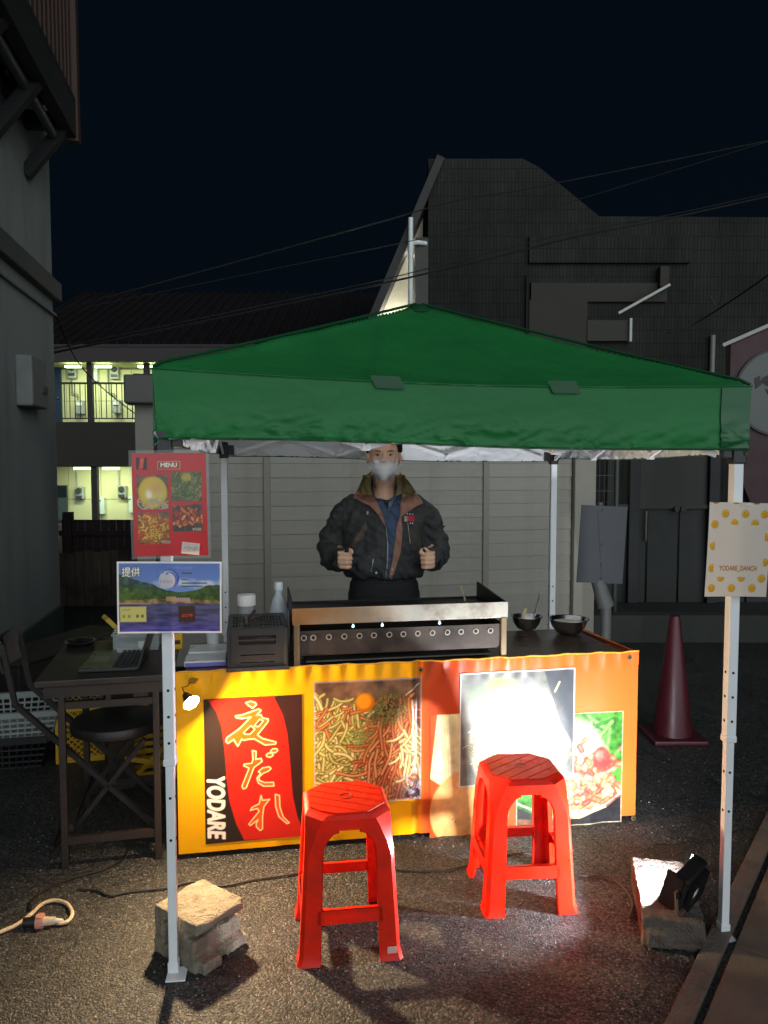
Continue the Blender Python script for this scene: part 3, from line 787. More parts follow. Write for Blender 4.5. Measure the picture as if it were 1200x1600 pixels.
for px in (955, 990, 1114):
    MB().box((sx(px, GY), -.02, szz(680, GY) / 2), (.12, .1, szz(680, GY)), bevel=.008).build('post', M('gate_post', (34, 34, 34), .6), gt)
for px in (1056, 1066): MB().cyl((sx(px, GY), -.03, szz(795, GY)), (sx(px, GY), -.07, szz(795, GY)), .03, n=10).build('hinge', gm, gt)
MB().cyl((sx(1010, GY), -.03, szz(845, GY)), (sx(1010, GY), -.03, szz(798, GY)), .014, n=8).build('drop_bolt', M('gate_bolt', (110, 110, 104), .4, .6), gt)

lw = tag(MB().box((sx(1120, 6.6), 6.7, szz(962, 6.6) / 2), (sx(1330, 6.6) - sx(950, 6.6), .18, szz(962, 6.6)), bevel=.01).build('low_wall', M('low_wall_concrete', (46, 48, 43), .9, var=.2, vscale=3, bump=.4)), 'low dark concrete wall behind the traffic cone', 'wall')
wf = thing('wire_fence', 'thin wire mesh fence beside the pale garage corner', 'fence', (0, 7.4, 0), 0)
wfm = M('wire_green', (60, 64, 58), .5)
w_ = MB()
for i in range(6): w_.cyl((sx(920, 7.4) + i * .052, 0, 0), (sx(920, 7.4) + i * .052, 0, 2.1), .0035, n=5)
w_.build('vertical_wires', wfm, wf)
for i in range(14): MB().cyl((sx(918, 7.4), 0, .1 + i * .15), (sx(962, 7.4), 0, .1 + i * .15), .004, n=5).build('wire', wfm, wf)
MB().cyl((sx(964, 7.4), 0, 0), (sx(964, 7.4), 0, 2.2), .025, n=10).build('post', wfm, wf, smooth=True)

# ------------------------------------------------------------------ overhead wires
wm_ = M('wire_black', (14, 14, 15), .6)
def wire(pts, r, label):
    P_ = [at(*p) for p in pts]; out = []
    for i in range(len(P_) - 1):
        for t in range(8):
            u = t / 8; p0, p1, p2, p3 = P_[max(i - 1, 0)], P_[i], P_[i + 1], P_[min(i + 2, len(P_) - 1)]
            out.append(.5 * ((2 * p1) + (p2 - p0) * u + (2 * p0 - 5 * p1 + 4 * p2 - p3) * u * u + (3 * p1 - p0 - 3 * p2 + p3) * u ** 3))
    out.append(P_[-1])
    tag(MB().tube(out, r, 6).build('overhead_wire', wm_, smooth=True), label, 'wire', 'wires slung across the tiled building')
wire([(40, 560, 9.5), (330, 500, 10.5), (585, 446, 11.5), (760, 405, 12), (900, 370, 12.5), (1060, 338, 13), (1300, 285, 14)], .016, 'thick lower wire running across the tiled building')
wire([(40, 554, 9.4), (330, 494, 10.4), (585, 440, 11.4), (760, 396, 11.9), (900, 362, 12.4), (1060, 333, 13), (1300, 280, 14)], .009, 'thin wire just above the thick lower one')
wire([(40, 498, 10), (330, 420, 11), (600, 345, 12), (720, 312, 12.5), (860, 288, 13), (1300, 200, 15)], .011, 'upper wire reaching the stepped corner of the tiled building')
wire([(40, 500, 10), (330, 440, 11), (600, 385, 12), (740, 356, 12.5), (890, 316, 13), (1300, 190, 15)], .007, 'fine middle wire between upper and lower wires')
wire([(1045, 520, 12), (1095, 500, 12), (1200, 430, 11), (1300, 350, 10)], .014, 'wire climbing to the right picture edge past the drain pipe')
wire([(1125, 340, 14), (1130, 440, 14), (1122, 478, 13.9), (1108, 462, 13.9)], .014, 'wire hanging down the tiled wall ending in a loop')
wire([(78, 470, 12), (118, 560, 14), (160, 606, 17), (213, 648, 18)], .012, 'cable drooping in front of the lit walkway')

# ================================================================== GREEN POP-UP TENT
S2 = 0.89; TYAW = R(6.26)
tent = thing('canopy_tent', 'green pop up canopy tent with white folding legs over the food stall', 'tent', (0.1436, 3.246, 0), TYAW)
green = M('canopy_green', (38, 126, 66), .55, var=.10, vscale=3, bump=.22, bscale=26, spec=.45, trans=.34)
greend = M('canopy_tape', (10, 66, 34), .5, var=.1)
silver = M('canopy_lining', (232, 236, 238), .5, var=.06, vscale=6, bump=.25, bscale=18, spec=.4, trans=.20)
white = M('white_steel', (222, 224, 226), .38, var=.04, spec=.5)
black = M('black_plastic', (24, 24, 26), .45, var=.1)
ZE, ZP, EX, SAG = 1.810, 2.205, 0.914, .022
def tilt(x): return -0.016 * x / S2
def roof_z(u, v):
    mx = np.maximum(np.abs(u), np.abs(v)); mn = np.minimum(np.abs(u), np.abs(v)); t = 1 - mx
    w = mn / np.maximum(mx, 1e-6)
    z = ZE + (ZP - ZE) * (t ** 1.04) - 0.035 * np.sin(np.pi * t) * (1 - w ** 2)
    z = z - SAG * np.cos(np.pi / 2 * w) * mx ** 3
    return z + 0.010 * np.exp(-((1 - w) / .05) ** 2) * (t > .01)
def grid_mesh(name, X, Y, Z, mat, parent):
    ny, nx = X.shape; idx = np.arange(nx * ny).reshape(ny, nx)
    q = np.stack([idx[:-1, :-1], idx[:-1, 1:], idx[1:, 1:], idx[1:, :-1]], -1).reshape(-1, 4)
    me = bpy.data.meshes.new(name); P = np.stack([X, Y, Z], -1).reshape(-1, 3)
    me.from_pydata(P.tolist(), [], q.tolist()); me.materials.append(mat); me.shade_smooth()
    o = bpy.data.objects.new(name, me); COL.objects.link(o); o.parent = parent
    return o
n = 121
U, V = np.meshgrid(np.linspace(-1, 1, n), np.linspace(-1, 1, n))
def roof_xyz(off):
    z = roof_z(U, V); mx = np.maximum(np.abs(U), np.abs(V))
    rip = 0.012 * (fbm(U * 5 + 3, V * 5 + 9, 5) - .5) + 0.016 * np.abs(fbm(U * 7 + V * 9, V * 4 - U * 3, 9) - .5) * np.clip((mx - .55) * 3, 0, 1)
    return U * (EX - off * .2), V * (EX - off * .2), z + rip * (mx < .985) + tilt(U * S2) - off
grid_mesh('canopy_roof', *roof_xyz(0), green, tent)
grid_mesh('roof_lining', *roof_xyz(.008), silver, tent)
MB().lathe([(0, .022), (.03, .02), (.05, .008), (.062, -.016)], 24, (0, 0, ZP - .012)).build('peak_cap', greend, tent, smooth=True)
# hip seams: dark tape on the four ridges
for sx_, sy_ in ((-1, -1), (1, -1), (1, 1), (-1, 1)):
    ts = np.linspace(0.0, .985, 40); pts = []
    for t in ts:
        u = sx_ * (1 - t); v = sy_ * (1 - t)
        pts.append((u * EX, v * EX, float(roof_z(np.array(u), np.array(v))) + tilt(u * S2) + .008))
    MB().tube(pts, .006, 6).build('ridge_tape', greend, tent, smooth=True)
VH = 0.202
def val_point(side, s, h, off=0.0):
    """s 0..1 along one edge, h 0 top .. 1 bottom; off pushes outwards"""
    sd = side * 31
    fold = fbm(s * 9 + h * 2.2, h * 2.5 - s * 4, 3 + sd) - .5
    crease = np.abs(fbm(s * 13 - h * 3, h * 3 + s * 6, 7 + sd, 3) - .5)
    low = np.clip((h - .45) / .55, 0, 1)
    o = EX + .004 + off + .010 * fold * h + (.026 * crease + .006 * np.sin(s * 22 + 3 * fold)) * low + .020 * np.exp(-np.abs(fbm(s * 26 + h * 7, h * 3.2 - s * 9, 11 + sd, 2) - .5) * 22) * np.clip((h - .5) / .4, 0, 1) * (.3 + fbm(s * 5, h, 4 + sd)) - .012 * h
    drop = -(VH + (.03 if side == 2 else .015 if side in (1, 3) else 0)) * h + .005 * np.sin(s * 7.3 + side) * h - SAG * np.sin(np.pi * np.clip(s, 0, 1)) * (1 - h)
    t = (s * 2 - 1) * (EX + .004)
    if side == 0: x, y = t, -o
    elif side == 1: x, y = o, t
    elif side == 2: x, y = -t, o
    else: x, y = -o, -t
    return x, y, ZE + drop + tilt(np.clip(x, -EX, EX) * .96) + .003
for side in range(4):
    S_, H_ = np.meshgrid(np.linspace(0, 1, 181), np.linspace(0, 1, 25))
    grid_mesh('valance', *val_point(side, S_, H_), green, tent)
    grid_mesh('valance_lining', *val_point(side, S_, H_, -.004), silver, tent)
    pts = [val_point(side, np.array(s), np.array(1.0)) for s in np.linspace(0, 1, 120)]
    MB().tube([tuple(float(c) for c in p) for p in pts], .0042, 6).build('hem', greend, tent, smooth=True)
    pts = [val_point(side, np.array(s), np.array(0.0), .003) for s in np.linspace(0, 1, 60)]
    MB().tube([tuple(float(c) for c in p) for p in pts], (.0025), 6)  .build('eave_seam', M('seam_green', (24, 96, 50), .5), tent, smooth=True)
for s0 in (.365, .660):  # darker green patches at the eave: truss joint shadows put in as colour
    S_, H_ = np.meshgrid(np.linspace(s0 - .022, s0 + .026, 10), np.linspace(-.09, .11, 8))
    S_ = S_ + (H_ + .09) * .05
    x, y, z = val_point(0, S_, H_, .010); grid_mesh('joint_shade', x, y, z, M('joint_shade_green', (18, 74, 40), .6), tent)
# side patch where the corner of the fabric is doubled
S_, H_ = np.meshgrid(np.linspace(.945, .998, 10), np.linspace(.02, .98, 25))
grid_mesh('corner_patch', *val_point(0, S_, H_, .006), M('corner_patch', (12, 84, 42), .45, var=.1), tent)

legs_c = [(-S2, -S2), (S2, -S2), (S2, S2), (-S2, S2)]
for i, (lx, ly) in enumerate(legs_c):
    zt = ZE - .022 + tilt(lx)
    lg = MB().box((lx, ly, (.655 + zt) / 2), (.033, .033, zt - .655), bevel=.003).build('leg', white, tent)
    MB().box((lx, ly, .345), (.026, .026, .67), bevel=.002).build('lower_tube', white, lg)
    MB().box((lx, ly, .660), (.037, .037, .022), bevel=.003).build('collar', white, lg)
    fp = MB(); fp.box((lx - .012 * (1 if lx > 0 else -1), ly - .02, .004), (.058, .066, .005), bevel=.001)
    fp.box((lx, ly, .02), (.032, .032, .034), bevel=.002)
    fp.build('foot_plate', white, lg)
    for hz in (.72, .80, .88, .55, .42):
        MB().cyl((lx + (-.0168 if lx > 0 else .0168) * (1 if hz > .66 else .8), ly, hz), (lx + (-.0175 if lx > 0 else .0175) * (1 if hz > .66 else .8), ly, hz), .005, n=8).build('pin_hole', M('hole_dark', (20, 20, 20), .8), lg)
        MB().cyl((lx, ly - .0168 * (1 if hz > .66 else .8), hz), (lx, ly - .0175 * (1 if hz > .66 else .8), hz), .0045, n=8).build('pin_hole', M('hole_dark', (20, 20, 20), .8), lg)
    sb = MB().box((lx, ly, 1.612 + tilt(lx)), (.044, .044, .085), bevel=.004)
    ix, iy = (-1 if lx > 0 else 1), (-1 if ly > 0 else 1)
    sb.box((lx + ix * .036, ly, 1.612 + tilt(lx)), (.03, .03, .05), bevel=.003); sb.box((lx, ly + iy * .036, 1.612 + tilt(lx)), (.03, .03, .05), bevel=.003)
    sb.build('slider_bracket', black, tent)
    cb = MB().box((lx, ly, zt - .01), (.046, .046, .06), bevel=.004)
    cb.box((lx + ix * .036, ly, zt - .015), (.03, .03, .05), bevel=.003); cb.box((lx, ly + iy * .036, zt - .015), (.03, .03, .05), bevel=.003)
    cb.build('corner_bracket', black, tent)
for i in range(4):
    a = Vector((*legs_c[i], 0)); b = Vector((*legs_c[(i + 1) % 4], 0)); d = b - a
    nr = Vector((-d.y, d.x, 0)).normalized()
    for k in range(3):
        p = a + d * (k / 3 + (.035 if k == 0 else 0)); q = a + d * ((k + 1) / 3 - (.035 if k == 2 else 0))
        zl, zh = 1.598, 1.775
        zp, zq = tilt(p.x), tilt(q.x)
        MB().bar((p.x, p.y, zl + zp), (q.x, q.y, zh + zq), .010, .019).build('truss_bar', white, tent)
        o2 = nr * .013
        MB().bar((p.x + o2.x, p.y + o2.y, zh + zp), (q.x + o2.x, q.y + o2.y, zl + zq), .010, .019).build('truss_bar', white, tent)
        m_ = (p + q) / 2
        MB().box((m_.x + o2.x / 2, m_.y + o2.y / 2, (zl + zh) / 2 + tilt(m_.x)), (.024, .024, .02), bevel=.003).build('joint', black, tent)
        if k < 2:
            for zz in (zl, zh): MB().box((q.x + o2.x / 2, q.y + o2.y / 2, zz + tilt(q.x)), (.026, .026, .02), bevel=.003).build('joint', white, tent)
for k, (a, b) in enumerate((((-S2 / 3, -S2), (0, 0)), ((S2 / 3, -S2), (0, 0)), ((-S2 / 3, S2), (0, 0)), ((S2 / 3, S2), (0, 0)))):
    MB().bar((a[0], a[1], 1.775), (b[0] + (.03 if a[0] > 0 else -.03), b[1] + (.03 if a[1] > 0 else -.03), 1.985), .012, .02).build('roof_strut', white, tent)
MB().box((0, 0, 1.985), (.09, .09, .05), bevel=.01).build('centre_hub', black, tent)
MB().cyl((0, 0, 2.0), (0, 0, 2.17), .014, n=10).build('centre_pole', white, tent)

# ================================================================== POSTERS ON THE LEGS
def leg_world(i):
    x, y = legs_c[i]; c, s = math.cos(TYAW), math.sin(TYAW)
    return Vector((0.1436 + x * c - y * s, 3.246 + x * s + y * c, 0))
def poster_place(tl, tr, bl, Yc, yaw, curl=.004, w=.21, h=.297):
    """sheet hanging at its own distance; centre found from the picture, real paper size"""
    cx = (tl[0] + tr[0]) / 2 + (bl[0] - tl[0]) / 2; cy = (tl[1] + bl[1]) / 2 + (tr[1] - tl[1]) / 2
    c = at(cx, cy, Yc); roll = math.atan2(-(tr[1] - tl[1]), tr[0] - tl[0])
    def f(x, y):
        lx = x - w / 2; ly = y - h / 2
        xr = lx * math.cos(roll) - ly * math.sin(roll); zr = lx * math.sin(roll) + ly * math.cos(roll)
        d = -curl * (np.abs(lx) / (w / 2)) ** 2 - curl * .6 * np.sin(ly / h * 3.0 + 1)
        return np.stack([xr * math.cos(yaw) + d * math.sin(yaw), xr * math.sin(yaw) + d * math.cos(yaw), zr], -1)
    return c, f
paper = M_print('print_laminated', .22, .12, spec=.5, bump=.03, bscale=14)
paper_t = M_print('print_paper', .6, .38, spec=.3)

# --- red MENU poster
s = Sheet(.21, .297, .0015, (192, 30, 32))
def food(s, x0, y0, x1, y1, kind):
    cx, cy, w, h = (x0 + x1) / 2, (y0 + y1) / 2, x1 - x0, y1 - y0
    m = ((s.X > x0) & (s.X < x1) & (s.Y > y0) & (s.Y < y1)).astype(float)
    keep = s.a.copy()
    base = {'egg': (104, 84, 62), 'green': (88, 82, 66), 'fry': (108, 84, 64), 'meat': (74, 66, 62)}[kind]
    nn = fbm(s.X * 130, s.Y * 130, hash(kind) % 50 + 3)[..., None]
    s.a = s.a * 0 + np.array(base) * (.6 + .8 * nn)
    r = random.Random(len(kind) * 7 + 1)
    if kind == 'egg':
        s.ell(cx, cy, w * .46, h * .46, (214, 178, 40), 1, .006); s.ell(cx + w * .05, cy - h * .02, w * .34, h * .34, (222, 200, 120), .8, .02); s.ell(cx - w * .12, cy - h * .06, w * .1, h * .12, (240, 238, 214), .95, .008)
        for k in range(70): 
            p = (x0 + w * r.random(), y0 + h * r.random() * .3); s.worm([p, (p[0] + r.uniform(-.014, .014), p[1] + r.uniform(-.008, .008))], .0012, (222, 196, 160))
        s.ell(cx + w * .1, cy + h * .12, w * .2, h * .14, (206, 110, 60), .35, .02)
    elif kind == 'green':
        for k in range(260):
            p = (x0 + w * r.random(), y0 + h * (.05 + .85 * r.random())); a = r.uniform(-.6, 1.6)
            c = r.choice([(96, 118, 56), (126, 140, 80), (70, 92, 40), (170, 160, 110), (196, 150, 140) if p[0] > cx and p[1] < cy else (104, 120, 60)])
            s.worm([p, (p[0] + .012 * math.cos(a), p[1] + .012 * math.sin(a)), (p[0] + .02 * math.cos(a + .5), p[1] + .02 * math.sin(a + .5))], .0011, c)
        s.ell(cx, y1 - h * .18, w * .16, h * .14, (206, 180, 60), .7, .008)
    elif kind == 'fry':
        for k in range(240):
            p = (cx + w * r.gauss(0, .24), cy + h * r.gauss(-.02, .2)); a = r.random() * 6.28
            c = r.choice([(214, 140, 40), (226, 168, 62), (190, 104, 40), (206, 84, 44), (236, 190, 90)])
            s.worm([p, (p[0] + .009 * math.cos(a), p[1] + .009 * math.sin(a)), (p[0] + .015 * math.cos(a + .9), p[1] + .015 * math.sin(a + .9))], .0022, c)
    else:
        for k in range(130):
            p = (cx + w * r.gauss(0, .2), cy + h * r.gauss(.02, .13))
            c = r.choice([(186, 82, 48), (206, 110, 66), (160, 60, 40), (220, 140, 90)])
            s.worm([p, (p[0] + r.uniform(-.01, .01), p[1] + r.uniform(-.01, .01))], .004, c)
    s.a = keep * (1 - m[..., None]) + s.a * m[..., None]
food(s, .013, .135, .100, .235, 'egg'); food(s, .108, .158, .196, .243, 'green')
food(s, .013, .036, .100, .128, 'fry'); food(s, .110, .070, .196, .150, 'meat')
s.rect(.073, .252, .134, .272, (150, 60, 40)); s.line([(.072, .251), (.135, .251), (.135, .273), (.072, .273)], .0007, (222, 180, 120), 1, True)
s.text('MENU', .081, .2565, .126, .2685, (250, 246, 232), bold=.0006)
s.rect(.013, .250, .042, .285, (32, 20, 18)); s.poly([(.019, .250), (.030, .250), (.037, .285), (.023, .285)], (206, 40, 36))
for yy in (.276, .267, .258): s.text('夜だれ'[int((.276 - yy) / .009 + .3)], .025, yy - .003, .033, yy + .005, (240, 180, 120))
for x0, y0, x1, y1 in ((.018, .229, .062, .236), (.110, .146, .170, .153), (.012, .121, .076, .130)):
    s.rect(x0, y0, x1, y1, (186, 60, 66), .6)
for (x0, y0) in ((.076, .036), (.166, .072)): s.text('¥500', x0, y0, x0 + .026, y0 + .009, (248, 226, 206))
c, f = poster_place((208, 712), (320, 711), (213, 866), 2.212, R(4), .004)
po = thing('menu_poster', 'red laminated MENU sheet taped to the left front tent leg', 'poster', c)
s.build('sheet', paper, po, f)
# clear laminate margin round the sheet and the little white note stuck on its corner
lam = Sheet(.226, .313, .02, (230, 230, 230))
c2, f2_ = poster_place((208, 712), (320, 711), (213, 866), 2.212, R(4), .004, .226, .313)
o = lam.build('laminate_film', M_glass('laminate', (225, 230, 232), .12, .16), po, lambda x, y: f2_(x, y) + np.array([0, .0012, 0]))
nt_ = Sheet(.052, .034, .001, (228, 226, 216))
for k in range(7): nt_.line([(.008 + k * .0055, .015 + .003 * math.sin(k * 2.1)), (.011 + k * .0055, .021 - .003 * math.cos(k * 1.7))], .0005, (70, 66, 70))
def note_place(x, y):
    a = R(-6); lx = x - .026; ly = y - .017
    return np.stack([.058 + lx * math.cos(a) - ly * math.sin(a), -.008 - .10 * np.maximum(0, -ly) * .3 + .0 * lx, -.126 + lx * math.sin(a) + ly * math.cos(a)], -1)
nt_.build('paper_note', paper_t, po, note_place)

# --- landscape sponsor sheet
s = Sheet(.297, .21, .0015, (92, 124, 196))
s.a = (np.array([84, 112, 190]) * (1 - s.Y[..., None] / .21) * 0 + np.array([120, 150, 205]) * (1 - (s.Y[..., None] - .1) / .11) + np.array([70, 100, 180]) * ((s.Y[..., None] - .1) / .11))
cl = np.clip((fbm(s.X * 16 + 4, s.Y * 34, 21) - .52) * 5, 0, 1) * np.clip((s.Y - .1) * 30, 0, 1) * (s.X > .075); s.blend(cl * .8, (206, 210, 222))
def ridge(pts, col, seed):
    yv = np.interp(s.X, [p[0] for p in pts], [p[1] for p in pts]) + .006 * (fbm(s.X * 60, s.X * 0, seed) - .5)
    m = np.clip((yv - s.Y) / s.step + .5, 0, 1); t = fbm(s.X * 75, s.Y * 95, seed + 1)[..., None]
    s.a = s.a * (1 - m[..., None]) + (np.array(col) * (.45 + 1.1 * t)) * m[..., None]
ridge([(0, .176), (.05, .158), (.10, .144), (.14, .125), (.20, .118), (.297, .116)], (50, 76, 62), 31)
ridge([(0, .134), (.06, .135), (.11, .128), (.16, .118), (.22, .124), (.26, .142), (.297, .140)], (62, 88, 36), 41)
ridge([(0, .096), (.1, .1), (.2, .1), (.297, .094)], (128, 104, 70), 51)
s.rect(.137, .094, .166, .108, (176, 146, 112)); s.rect(.166, .093, .205, .104, (196, 170, 176)); 
for k in range(6): s.rect(.168 + k * .006, .094, .1715 + k * .006, .1025, (150, 110, 120))
w_ = fbm(s.X * 26, s.Y * 130, 61)[..., None]; m = np.clip((.088 - s.Y) / s.step, 0, 1)[..., None]
s.a = s.a * (1 - m) + (np.array([78, 76, 112]) * (.55 + .85 * w_) + np.array([6, 0, 44]) * np.clip((.05 - s.Y[..., None]) * 22, 0, 1)) * m
s.rect(.004, .086, .095, .090, (186, 150, 110), .8)
s.rect(.008, .034, .081, .079, (196, 190, 112))
for k, ch in enumerate('未来'): s.text(ch, .014 + k * .015, .045, .023 + k * .015, .056, (60, 66, 40))
for k in range(2): s.ell(.056 + k * .014, .051, .004, .005, (70, 90, 40), .8)
s.line([(.016, .068), (.022, .071), (.03, .068), (.036, .072)], .0007, (90, 96, 60))
s.rect(.172, .033, .220, .080, (66, 46, 40)); s.text('ぶどや', .180, .048, .212, .057, (214, 74, 54), bold=.0004)
s.ell(.147, .160, .0275, .0275, (52, 70, 160)); s.ell(.1435, .158, .0258, .0258, (190, 198, 222)); s.ell(.146, .158, .023, .023, (82, 98, 178)); s.ell(.140, .155, .0235, .0235, (200, 198, 204))
for k in range(4): s.rect(.119 + k * .010, .147, .1265 + k * .010, .156, (186, 160, 166), .8)
s.ell(.128, .177, .002, .002, (40, 60, 150)); s.ell(.140, .174, .004, .002, (70, 90, 160))
for k, (x1) in enumerate((.212, .198, .254, .240)):
    yb = (.174, .155, .145, .136)[k]; x = .182
    while x < x1: s.rect(x, yb, x + .0032, yb + .0040, (32, 38, 56), .85); x += .0043
s.text('提供', .014, .166, .064, .193, (240, 236, 228), outline=(26, 22, 24), ow=.0016, bold=.0004)
E_ = .0055
for r_ in ((0, 0, .297, E_), (0, .21 - E_, .297, .21), (0, 0, E_, .21), (.297 - E_, 0, .297, .21)): s.rect(*r_, (228, 228, 230))
c, f = poster_place((185, 877), (347, 879), (185, 988), 2.205, R(5), .003, .297, .21)
po = thing('sponsor_poster', 'landscape sheet of a hilly shore and lake under the red menu', 'poster', c)
s.build('sheet', paper, po, f)

# --- white sheet with yellow faces on the right leg
s = Sheet(.21, .297, .0015, (214, 208, 200))
def face(cx, cy, r, rot=0, cut=None):
    keep = s.a.copy()
    s.ell(cx, cy, r, r, (170, 118, 30)); s.ell(cx - r * .05, cy + r * .08, r * .9, r * .9, (222, 176, 48), 1, .002)
    ca, sa = math.cos(rot), math.sin(rot)
    for ex in (-.35, .35):
        s.ell(cx + r * (ex * ca - .18 * sa), cy + r * (ex * sa + .18 * ca), r * .10, r * .13, (96, 60, 18))
    s.line([(cx + r * (a * ca + b * sa), cy + r * (a * sa - b * ca)) for a, b in ((-.4, .25), (0, .42), (.4, .25))], r * .055, (120, 76, 22))
    if cut is not None:
        s.a = np.where(cut(s.X, s.Y)[..., None], keep, s.a)
r_ = .0125
face(.056, .262, r_); face(.124, .262, r_, -.3); face(.188, .262, r_, .2)
face(.021, .228, r_, .5); face(.089, .232, r_, 0, lambda x, y: y < .228); face(.158, .232, r_, -.3, lambda x, y: y < .228)
for yy in (.160, .090): face(.020, yy, r_, .3, lambda x, y: x > .024)
for yy in (.190, .110): face(.198, yy, r_, -.3, lambda x, y: x < .193)
face(.052, .060, r_, 0, lambda x, y: y > .062); face(.122, .060, r_, .2, lambda x, y: y > .062); face(.190, .058, r_, -.4)
face(.022, .027, r_, .2); face(.091, .027, r_); face(.160, .027, r_, -.2)
for cx in (.022, .092, .16): s.ell(cx, .2965, .011, .004, (150, 104, 70))
s.text('YODARE_DANCH', .045, .080, .172, .098, (168, 106, 52), bold=.0003)
c, f = poster_place((1105, 784), (1208, 787), (1097, 931), 2.405, R(8), .006)
po = thing('smiley_poster', 'white paper sheet with yellow smiley faces on the right front tent leg', 'poster', c)
s.build('sheet', paper_t, po, f)
MB().box((.02, -.0045, .143), (.03, .001, .012)).build('tape', M_glass('clear_tape', (220, 215, 200), .3, .4), po)

# ================================================================== STALL TABLE, BANNER
T0 = Vector((-0.805, 2.93, 0)); TBY = R(10.2)
UX = Vector((math.cos(TBY), math.sin(TBY), 0)); NB = Vector((math.sin(TBY), -math.cos(TBY), 0))
TZ = .742
tb = thing('stall_table', 'long folding stall table with brown top behind the orange banner', 'table', T0, TBY)
topm = M('table_top', (70, 56, 46), .3, var=.18, vscale=5, dirt=(48, 42, 38), dscale=4, aniso=(.5, 5, 5))
MB().box((.95, .27, TZ - .016), (1.84, .50, .030), bevel=.004).build('tabletop', topm, tb)
MB().box((.95, .27, TZ - .050), (1.70, .40, .036)).build('apron', M('table_edge', (58, 50, 46), .6), tb)
legm = M('table_leg', (116, 100, 96), .4, .5)
for lx in (.15, 1.795):
    for ly in (.06, .46):
        MB().cyl((lx, ly, 0.0), (lx, ly, TZ - .05), .014, n=10).build('leg', legm, tb, smooth=True)
    MB().cyl((lx, .06, .12), (lx, .46, .12), .011, n=8).build('stretcher', legm, tb, smooth=True)
def bn(px, py):
    P = on_plane(px, py, T0, NB); q = P - T0
    return q.dot(UX), P.z
def rip(u, v):
    """hanging folds of the banner, metres towards the viewer"""
    r = .006 * (fbm(u * 3.1, v * 1.6, 3) - .5) * 2 + .0035 * np.sin(u * 17 + 2 * v) * np.clip(v / .7, .2, 1)
    top = np.clip((v - .66) / .08, 0, 1)
    r = r + top * .005 * np.sin(u * 88 + 4 * fbm(u * 9, v * 3, 8)) * (fbm(u * 6, v, 12) + .2)
    edge = np.clip((.05 - v) / .05, 0, 1)
    r = r + edge * .008 * (fbm(u * 14, v * 3, 15) - .5) * 2
    r = r + .012 * np.exp(-((u - .935) / .012) ** 2) * np.clip(v, 0, .7) * .6 - .006 * np.exp(-((u - .955) / .012) ** 2)
    return r
def bplace(u0, v0, lift):
    return lambda x, y: np.stack([x + u0, -(rip(x + u0, y + v0) + lift), y + v0], -1)
ban = thing('banner', 'yellow and orange vinyl banner with food pictures hung along the table front', 'banner', T0, TBY)
vin = M_print('vinyl_print', .30, .06, spec=.5, bump=.06, bscale=16)
uL = bn(277, 1200)[0]; uR = bn(995, 1150)[0]; vB, vT = .022, TZ + .004
s = Sheet(uR - uL, vT - vB, .006, (236, 170, 8))
uc = s.X + uL
t = np.clip((uc - bn(655, 1100)[0]) / .05 + .5, 0, 1)[..., None]
s.a = (1 - t) * np.array([238, 172, 6]) + t * np.array([204, 98, 36])
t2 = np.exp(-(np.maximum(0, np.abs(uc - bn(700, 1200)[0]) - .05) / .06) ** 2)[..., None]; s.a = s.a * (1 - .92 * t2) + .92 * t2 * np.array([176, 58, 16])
nz_ = fbm(s.X * 8, s.Y * 8, 77)[..., None]; s.a = s.a * (.94 + .12 * nz_)
s.build('cloth', vin, ban, bplace(uL, vB, 0))
def quad(tl, br):
    u0, v1 = bn(*tl); u1, v0 = bn(*br); return u0, v0, u1 - u0, v1 - v0
# black and red logo panel
tl, tr, bl, br = bn(316, 1094), bn(471, 1084), bn(323, 1317), bn(474, 1308)
u0 = (tl[0] + bl[0]) / 2; u1 = (tr[0] + br[0]) / 2; v1 = (tl[1] + tr[1]) / 2; v0 = (bl[1] + br[1]) / 2
s = Sheet(u1 - u0, v1 - v0, .0022, (44, 32, 27))
def zz_(x, y):   # point on the enlarged logo -> sheet
    a = bn(300 + x / 5.928, 1060 + y / 5.926)
    # undo the slight slant so that the artwork sits square on its panel
    fy = np.interp(x, [90, 1010], [160, 140]); gy = np.interp(x, [130, 1010], [1525, 1480])
    return (np.interp(y, [160, 1500], [np.interp(x, [90, 1010], [0, 1]), np.interp(x, [130, 1010], [0, 1])]) * (u1 - u0), (1 - (y - fy) / (gy - fy)) * (v1 - v0))
red = [(130, 170), (210, 280), (260, 420), (290, 640), (310, 900), (340, 1130), (400, 1340), (475, 1500), (1010, 1490), (1010, 1420), (960, 1290), (920, 1100), (905, 900), (890, 700), (870, 500), (830, 330), (740, 145)]
s.poly([zz_(*p) for p in red], (206, 38, 26))
